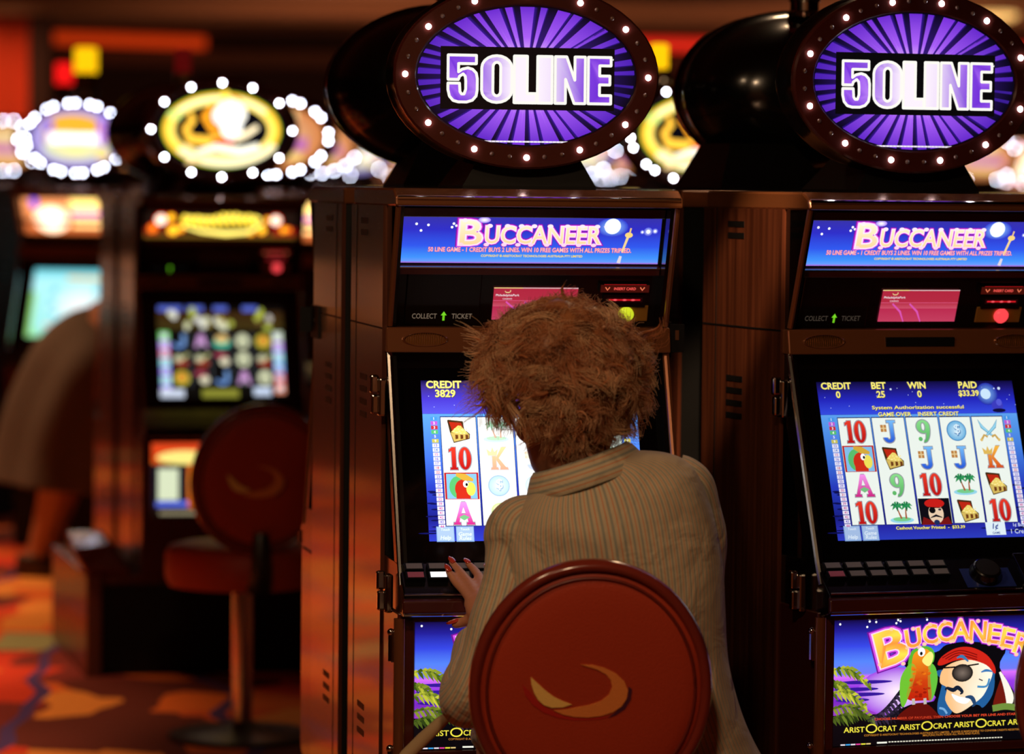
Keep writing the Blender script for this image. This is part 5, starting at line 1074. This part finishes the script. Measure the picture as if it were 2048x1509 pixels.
for a, b, r in nails:
    t_ = (b-a).normalized(); u_ = Vector((-0.1, -0.45, 0.9)); u_ = (u_-t_*t_.dot(u_)).normalized(); s_ = t_.cross(u_); m = MB(); rg = []
    for k, w in ((-1.1, 0.55), (-0.6, 0.85), (0.3, 0.9), (1.1, 0.75), (1.75, 0.3)):
        c = b+t_*k*r+u_*r*(0.86-0.1*max(0, k)); rg.append([c+s_*r*w*x+u_*r*(0.22*(1-x*x)) for x in (-1, -0.6, -0.2, 0.2, 0.6, 1)])
    m.loft(rg, closed=False); o = m.build('fingernail', NAIL, body, smooth=True); s5 = o.modifiers.new('t', 'SOLIDIFY'); s5.thickness = 0.0012
# skirt over the lap
sk = MB(); sr = []
for dy, w, z, d in ((-0.10, 0.17, 0.63, 0.085), (0.0, 0.20, 0.63, 0.10), (0.1, 0.205, 0.625, 0.095), (0.2, 0.21, 0.61, 0.088), (0.30, 0.215, 0.59, 0.08), (0.325, 0.205, 0.58, 0.07)):
    sr.append([wob(Vector((hipc.x-0.05+w*math.cos(2*math.pi*j/36), hipc.y+dy*0.93, z+d*math.sin(2*math.pi*j/36)))) for j in range(36)])
sk.loft(sr, attrs=[0.3*abs(j-18)/36 for _ in sr for j in range(36)]); sk.build('skirt', JACKET, woman, smooth=True, attr='stripe')

# hair: a curly mass with loose strands
def hair_mat():
    m = mat('ginger hair', (146, 88, 44), 0.34, spec=0.45, sheen=0.15); N, L, b = nodes(m)
    a = N.new('ShaderNodeAttribute'); a.attribute_name = 'tip'; r = ramp(N, [(0.0, (132, 74, 42)), (0.45, (224, 148, 92)), (1.0, (255, 222, 178))]); L.new(a.outputs['Fac'], r.inputs['Fac']); L.new(r.outputs[0], b.inputs['Base Color'])
    tr = N.new('ShaderNodeBsdfTranslucent'); L.new(r.outputs[0], tr.inputs['Color']); mx = N.new('ShaderNodeMixShader'); mx.inputs[0].default_value = 0.5
    out = N['Material Output']; L.new(b.outputs[0], mx.inputs[1]); L.new(tr.outputs[0], mx.inputs[2]); L.new(mx.outputs[0], out.inputs['Surface']); return m
HAIR = hair_mat()
C0 = np.array(A3(1124, 738, 6.455)); RX = np.array([0.129, 0.122, 0.118]); JAW = np.array([-0.60, -0.2, -0.775])/1.0
mass = MB(); rg = []
for i in range(29):
    th = math.pi*(0.01+0.98*i/28); ring = []
    for j in range(56):
        ph = 2*math.pi*j/56; d = np.array([math.sin(th)*math.cos(ph), math.sin(th)*math.sin(ph), -math.cos(th)]); p = C0+d*RX*0.94
        if d[2] < 0: p[0] = C0[0]+(p[0]-C0[0])*(1+0.22*d[2])+0.03*d[2]*-1*0.4; p[2] -= 0.012*abs(d[2])
        v = Vector(p); k = 0.55+0.5*noise.noise(v*26)+0.35*noise.noise(v*60)
        face = max(0.0, float(np.dot(d, np.array(fdir)))); v = v+Vector(d)*(0.016*k) - Vector(d)*0.055*max(0, face-0.45) - Vector(d)*0.16*max(0, float(np.dot(d, JAW))-0.70)
        ring.append(v)
    rg.append(ring)
mass.loft(rg, attrs=[0.22+0.3*max(-0.6, noise.noise(Vector(p)*45)) for r in rg for p in r])
hair = mass.build('hair', HAIR, woman, smooth=True, attr='tip')
K, PER, NP = 640, 26, 14
def unit(a): return a/np.maximum(np.linalg.norm(a, axis=-1, keepdims=True), 1e-9)
dc = unit(rng.normal(size=(K*4, 3))); fd = np.array(fdir); keep = (dc@fd < 0.62) & (dc[:, 2] > -0.9) & (dc@JAW < 0.86); dc = dc[keep][:K]; K = len(dc)
d = unit(np.repeat(dc, PER, 0)+rng.normal(size=(K*PER, 3))*0.034)
rx = np.array(RX)*0.97; root = C0+d*rx; low = np.minimum(d[:, 2:3], 0); root[:, 0:1] = C0[0]+(root[:, 0:1]-C0[0])*(1+0.22*low); root[:, 2:3] -= 0.012*np.abs(low)
cl = lambda a: np.repeat(a, PER, 0)
flow = unit(d*0.30+np.cross(d, cl(unit(rng.normal(size=(K, 3)))))*1.1+np.array([0, 0, -0.5])+rng.normal(size=d.shape)*0.05)
Lh = cl(rng.uniform(0.05, 0.105, (K, 1)))*rng.uniform(0.6, 1.15, (K*PER, 1)); e1 = unit(np.cross(flow, d)); e2 = unit(np.cross(flow, e1))
ph = cl(rng.uniform(0, 6.28, (K, 1)))+rng.normal(size=(K*PER, 1))*0.12; om = cl(rng.uniform(5.0, 10.5, (K, 1))); am = cl(rng.uniform(0.007, 0.015, (K, 1)))
ts = np.linspace(0, 1, NP)
pts = np.stack([root+flow*Lh*t_+am*t_**0.7*((np.cos(ph+om*t_)-np.cos(ph)*(1-t_))*e2+np.sin(ph+om*t_)*e1)+d*0.012*t_**1.4-np.array([0, 0, 0.012])*t_**2 for t_ in ts], 1)   # strands x points x 3
rho = np.linalg.norm((pts-C0)/RX, axis=2, keepdims=True); pts = C0+(pts-C0)*np.where(rho > 1.0, (1+(rho-1)*cl(rng.choice([0.42, 0.55, 0.7, 0.85], (K, 1), p=[0.4, 0.35, 0.2, 0.05]))[:, :, None])/rho, 1.0); nS = len(pts); tan = unit(np.gradient(pts, axis=1)); a_ = unit(np.cross(tan, np.array([0.3, 0.5, 0.8]))); b_ = np.cross(tan, a_)
rad = (0.0006*(1-0.6*ts))[None, :, None]
ring = np.stack([pts+rad*(math.cos(2*math.pi*k/3)*a_+math.sin(2*math.pi*k/3)*b_) for k in range(3)], 2)      # S, NP, 3, 3
V = ring.reshape(-1, 3); base = np.arange(nS)[:, None, None]*NP*3; ii = np.arange(NP-1)[None, :, None]*3; kk = np.arange(3)[None, None, :]
q = np.stack([base+ii+kk, base+ii+(kk+1) % 3, base+ii+3+(kk+1) % 3, base+ii+3+kk], -1).reshape(-1, 4)
me = bpy.data.meshes.new('hair_strands'); me.vertices.add(len(V)); me.vertices.foreach_set('co', V.ravel()); me.loops.add(q.size); me.loops.foreach_set('vertex_index', q.ravel().astype(np.int32)); me.polygons.add(len(q)); me.polygons.foreach_set('loop_start', (np.arange(len(q))*4).astype(np.int32)); me.update(calc_edges=True)
me.polygons.foreach_set('use_smooth', [True]*len(q))
tipv = np.clip(np.broadcast_to(ts[None, :, None]*0.75+0.1, ring.shape[:3])+(cl(rng.normal(size=(K, 1))*0.24)+rng.normal(size=(nS, 1))*0.08)[:, :, None], 0, 1).astype(np.float32)
ta = me.attributes.new('tip', 'FLOAT', 'POINT'); ta.data.foreach_set('value', np.broadcast_to(tipv, ring.shape[:3]).ravel())
hs = mesh_obj('hair_strands', me, HAIR, hair); hs['kind'] = 'stuff'
# thicker locks under the loose strands
sel = np.arange(0, nS, PER)[::1]; lp = pts[sel][:, ::1]-d[sel][:, None, :]*0.006
lt = unit(np.gradient(lp, axis=1)); la = unit(np.cross(lt, np.array([0.3, 0.5, 0.8]))); lb = np.cross(lt, la); lr = (0.0052*np.sin(np.clip(0.25+0.85*ts, 0, 1.04)*np.pi*0.96)**0.8)[None, :, None]
lring = np.stack([lp+lr*(math.cos(2*math.pi*k/7)*la+0.7*math.sin(2*math.pi*k/7)*lb) for k in range(7)], 2); lk = MB()
for i in range(len(lring)): lk.loft([[tuple(p) for p in r] for r in lring[i].tolist()], attrs=[min(1, max(0, float(tipv[sel[i], j, 0])*0.75)) for j in range(NP) for _ in range(7)])
lo = lk.build('hair_locks', HAIR, hair, smooth=True, attr='tip'); lo['kind'] = 'stuff'
# eyes
for q_ in (-1, 1): MB().ball(HP(q_*0.033, 0.0885, 0.0), 0.0085, 10, 6).build('eye', mat('eye', (230, 225, 215), 0.1), body, smooth=True)
# handbag hanging from a beige strap at her side
BEIGE = mat('beige leather', (178, 150, 112), 0.55, bump=(60, 0.3))
bag = empty('handbag', A3(815, 1640, 6.5)+WO); tag(bag, 'beige strap of a handbag hanging beside the woman, by her left elbow', 'handbag'); BO = Vector(bag.location)
MB().tube([at(*p)-BO for p in ((922, 1408, 6.46), (903, 1428, 6.47), (880, 1447, 6.48), (845, 1480, 6.49), (812, 1512, 6.50), (780, 1560, 6.5))], [0.009, 0.0075, 0.011, 0.0125, 0.012, 0.012], 10, flat=0.7).build('strap', BEIGE, bag, smooth=True)
m = MB(); c = at(765, 1650, 6.5)-BO; P8 = lambda w, d, z: [(c.x+w*math.copysign(abs(math.cos(a))**0.5, math.cos(a)), c.y+d*math.copysign(abs(math.sin(a))**0.5, math.sin(a)), c.z+z) for a in [2*math.pi*k/24 for k in range(24)]]
m.loft([P8(0.09, 0.03, -0.09), P8(0.11, 0.045, -0.08), P8(0.11, 0.04, 0.0), P8(0.09, 0.02, 0.07), P8(0.08, 0.012, 0.075)]); m.build('bag_body', BEIGE, bag, smooth=True)

# ------------------------------------------------------------------ stooping person in the far aisle
COAT = mat('grey brown coat', (92, 78, 70), 0.9, bump=(8, 0.6)); SHOE = mat('brown shoe', (60, 36, 24), 0.5)
st = empty('stooping_person', Vector((at(110, 1140, 15.1).x, 15.1, 0))); tag(st, 'blurred person in a long grey coat stooping beside the far turquoise machine', 'person'); SO = Vector(st.location)
def B3_(x, y, Y=15.1): return at(x, y, Y)-SO
bm_ = MB()
def W5(x, y, r, Y=15.1): p = B3_(x, y, Y); return (p.x, p.y, p.z, r)
limb([W5(150,760,.13), W5(190,700,.14), W5(235,665,.15), W5(275,655,.12)], up=(0, 1, 0)); limb([W5(275,655,.06), W5(310,670,.055)], up=(0, 1, 0)); bm_.ball(B3_(330, 690), 0.105, 16, 10, (1, 0.85, 1.1))
bm_.ball(B3_(352, 700), 0.02, 8, 6)
for dy, dx in ((-0.1, 0), (0.1, 22)):
    limb([W5(135+dx*0.3,790,.10,15.1+dy), W5(118+dx,930,.075,15.1+dy), W5(100+dx,1010,.056,15.1+dy), W5(78+dx,1085,.04,15.1+dy), W5(72+dx,1122,.038,15.1+dy)], up=(0, 1, 0))
    limb([W5(262,670,.055,15.1+dy*2), W5(285,770,.045,15.1+dy*2), W5(320,840,.035,15.1+dy*2)], up=(0, 1, 0))
    hp = Vector(B3_(328, 858, 15.1+dy*2)); bm_.ball(hp, 0.04, 10, 6, (0.7, 0.5, 1.1))
    for k in range(4): bm_.loft(tube_rings([hp+Vector((-0.02+0.014*k, 0, -0.02)), hp+Vector((-0.015+0.014*k, 0, -0.07)), hp+Vector((0.0+0.012*k, 0, -0.1))], [0.01, 0.009, 0.007], 8, (0, 1, 0)))
    bm_.loft(tube_rings([hp+Vector((0.03, 0, 0)), hp+Vector((0.05, 0, -0.04))], [0.011, 0.008], 8, (0, 1, 0)))
b2 = bm_.build('body', SKIN, st, smooth=True); rm = b2.modifiers.new('grow', 'REMESH'); rm.mode = 'VOXEL'; rm.voxel_size = 0.008; rm.use_smooth_shade = True
ct = MB(); S_ = spline([W5(285,672,.13), W5(240,705,.18), W5(195,745,.20), W5(165,800,.20), W5(140,860,.20), W5(125,920,.20), W5(118,975,.21)], 5)
rg = tube_rings([Vector(p[:3]) for p in S_], [p[3] for p in S_], 28, (0, 1, 0), 1.25); rg = [[p+(p-Vector(S_[i][:3]))*0.12*math.sin(j*1.35)*min(1, i/14) for j, p in enumerate(r)] for i, r in enumerate(rg)]
ct.loft(rg, caps=False); cto = ct.build('coat', COAT, st, smooth=True); s6 = cto.modifiers.new('t', 'SOLIDIFY'); s6.thickness = 0.006
for dy in (-0.2, 0.2):
    m = MB(); S_ = spline([W5(258,672,.075,15.1+dy), W5(285,765,.062,15.1+dy), W5(315,825,.05,15.1+dy)], 4); m.loft(tube_rings([Vector(p[:3]) for p in S_], [p[3] for p in S_], 16, (0, 1, 0))); m.build('sleeve', COAT, cto, smooth=True)
MB().ball(B3_(322, 680), 0.118, 16, 10, (1, 0.95, 1.05)).build('hair', mat('dark hair', (50, 34, 24), 0.6), st, smooth=True)
for dy, dx in ((-0.1, 0), (0.1, 22)):
    f = B3_(72+dx, 1140, 15.1+dy); MB().loft([[(f.x+x*0.05*math.cos(2*math.pi*k/12)+o, f.y+0.045*math.sin(2*math.pi*k/12), z) for k in range(12)] for x, o, z in ((2.2, 0.03, 0.003-0.0), (2.3, 0.03, 0.03), (1.6, 0.0, 0.065), (1.0, -0.03, 0.085))]).build('shoe', SHOE, st, smooth=True)

# ------------------------------------------------------------------ room
def carpet():
    m = mat('patterned carpet', (150, 60, 20), 0.95); N, L, b = nodes(m)
    tc = N.new('ShaderNodeTexCoord'); nz = N.new('ShaderNodeTexNoise'); nz.inputs['Scale'].default_value = 1.3; L.new(tc.outputs['Object'], nz.inputs['Vector'])
    ad = N.new('ShaderNodeVectorMath'); ad.operation = 'MULTIPLY_ADD'; ad.inputs[1].default_value = (0.5, 0.5, 0); L.new(nz.outputs['Color'], ad.inputs[0]); L.new(tc.outputs['Object'], ad.inputs[2])
    mp = N.new('ShaderNodeMapping'); mp.inputs['Scale'].default_value = (4.2, 2.2, 1); mp.inputs['Rotation'].default_value = (0, 0, 0.12); L.new(ad.outputs[0], mp.inputs['Vector'])
    v = N.new('ShaderNodeTexVoronoi'); v.distance = 'CHEBYCHEV'; v.inputs['Scale'].default_value = 1.0; v.inputs['Randomness'].default_value = 0.75; L.new(mp.outputs[0], v.inputs['Vector'])
    sp = N.new('ShaderNodeSeparateColor'); L.new(v.outputs['Color'], sp.inputs[0])
    r = ramp(N, [(0.0, (96, 24, 10)), (0.16, (222, 104, 26)), (0.36, (206, 52, 16)), (0.55, (226, 140, 56)), (0.68, (120, 30, 24)), (0.80, (214, 84, 20)), (0.90, (150, 150, 104)), (0.96, (84, 40, 90))], 'CONSTANT'); L.new(sp.outputs[0], r.inputs['Fac'])
    w = N.new('ShaderNodeTexWave'); w.inputs['Scale'].default_value = 0.55; w.inputs['Distortion'].default_value = 5; w.bands_direction = 'X'; L.new(tc.outputs['Object'], w.inputs['Vector'])
    gt = N.new('ShaderNodeMath'); gt.operation = 'GREATER_THAN'; gt.inputs[1].default_value = 0.985; L.new(w.outputs['Fac'], gt.inputs[0])
    mx = N.new('ShaderNodeMix'); mx.data_type = 'RGBA'; mx.inputs[7].default_value = (*lin((70, 44, 110)), 1); L.new(gt.outputs[0], mx.inputs[0]); L.new(r.outputs[0], mx.inputs[6]); L.new(mx.outputs[2], b.inputs['Base Color'])
    return m
def struct(name, mb, material, bevel=0): o = mb.build(name, material, None, bevel=bevel); o['kind'] = 'structure'; return o
struct('floor', MB().box(-14, 14, -4, 36, -0.05, 0.0), carpet())
CEIL = mat('brown ceiling', (116, 84, 62), 0.9); DARKW = mat('dark brown wall', (44, 22, 16), 0.9)
struct('ceiling', MB().box(-14, 14, -4, 36, 2.96, 3.05), CEIL)
struct('wall_back', MB().box(-14, 14, 34.5, 34.7, 0, 2.96), DARKW)
struct('trim_1', MB().box(-14, 14, 29.2, 29.5, 2.84, 2.96), CEIL); struct('trim_2', MB().box(-14, 14, 31.6, 34.5, 2.885, 2.96), CEIL); struct('trim_3', MB().box(-14, 14, 33.9, 34.5, 2.60, 2.74), mat('brown soffit', (90, 58, 42), 0.9))
ORW = mat('orange red wall', (214, 74, 38), 0.85)
m = MB(); n = 24
m.loft([[(-3.78-3*i/n, 30.0+0.06*math.sin(i*1.35), z) for i in range(n+1)] for z in (0.0, 2.96)], closed=False); wl = struct('wall_left', m, ORW); s7 = wl.modifiers.new('t', 'SOLIDIFY'); s7.thickness = 0.1
struct('trim_4', MB().box(-3.78, -3.62, 29.6, 29.9, 0, 2.96), DARKW)
struct('reflected_partition', MB().box(-4.9, -4.7, 9, 26, 0, 0.82), mat('dark red partition', (70, 22, 14), 0.6)); struct('reflected_band', MB().box(-4.9, -4.69, 9, 26, 0.82, 1.12), mat('tan reflected band', (226, 176, 124), 0.6))  # out of view, added so the wood side panels reflect a tan band
struct('wall_right', MB().box(13.9, 14.0, -4, 36, 0, 2.96), DARKW); struct('wall_front', MB().box(-14, 14, -4.1, -4, 0, 2.96), mat('tan wall', (150, 100, 66), 0.8))
struct('wall_side', MB().box(-14.0, -13.9, -4, 36, 0, 2.96), mat('tan wall', (150, 100, 66), 0.8))
# red neon strip along the back soffit
for x0, x1, c, s in ((-4.1, -2.75, (226, 66, 16), 0.45), (1.05, 4.6, (226, 40, 24), 0.8)):
    o = MB().tube([(x0, 33.84, 2.83), (x1, 33.84, 2.80)], 0.055, 10).build('neon_strip', mat('neon'+str(x0), c, 0.3, emit=c, strength=s)); tag(o, 'glowing orange-red light strip on the far soffit at left' if x0 < 0 else 'glowing red light strip on the far soffit between the purple signs', 'light')
o = MB().lathe([(0.16, 0.0), (0.19, -0.02), (0.15, -0.05), (0.02, -0.06)], at(1985, 25, 27.5).to_tuple(), 24).build('ceiling_lamp', mat('warm lamp glass', (255, 220, 150), 0.4, emit=(255, 205, 120), strength=1.1)); tag(o, 'warm ceiling lamp glowing above the right purple sign', 'ceiling lamp')
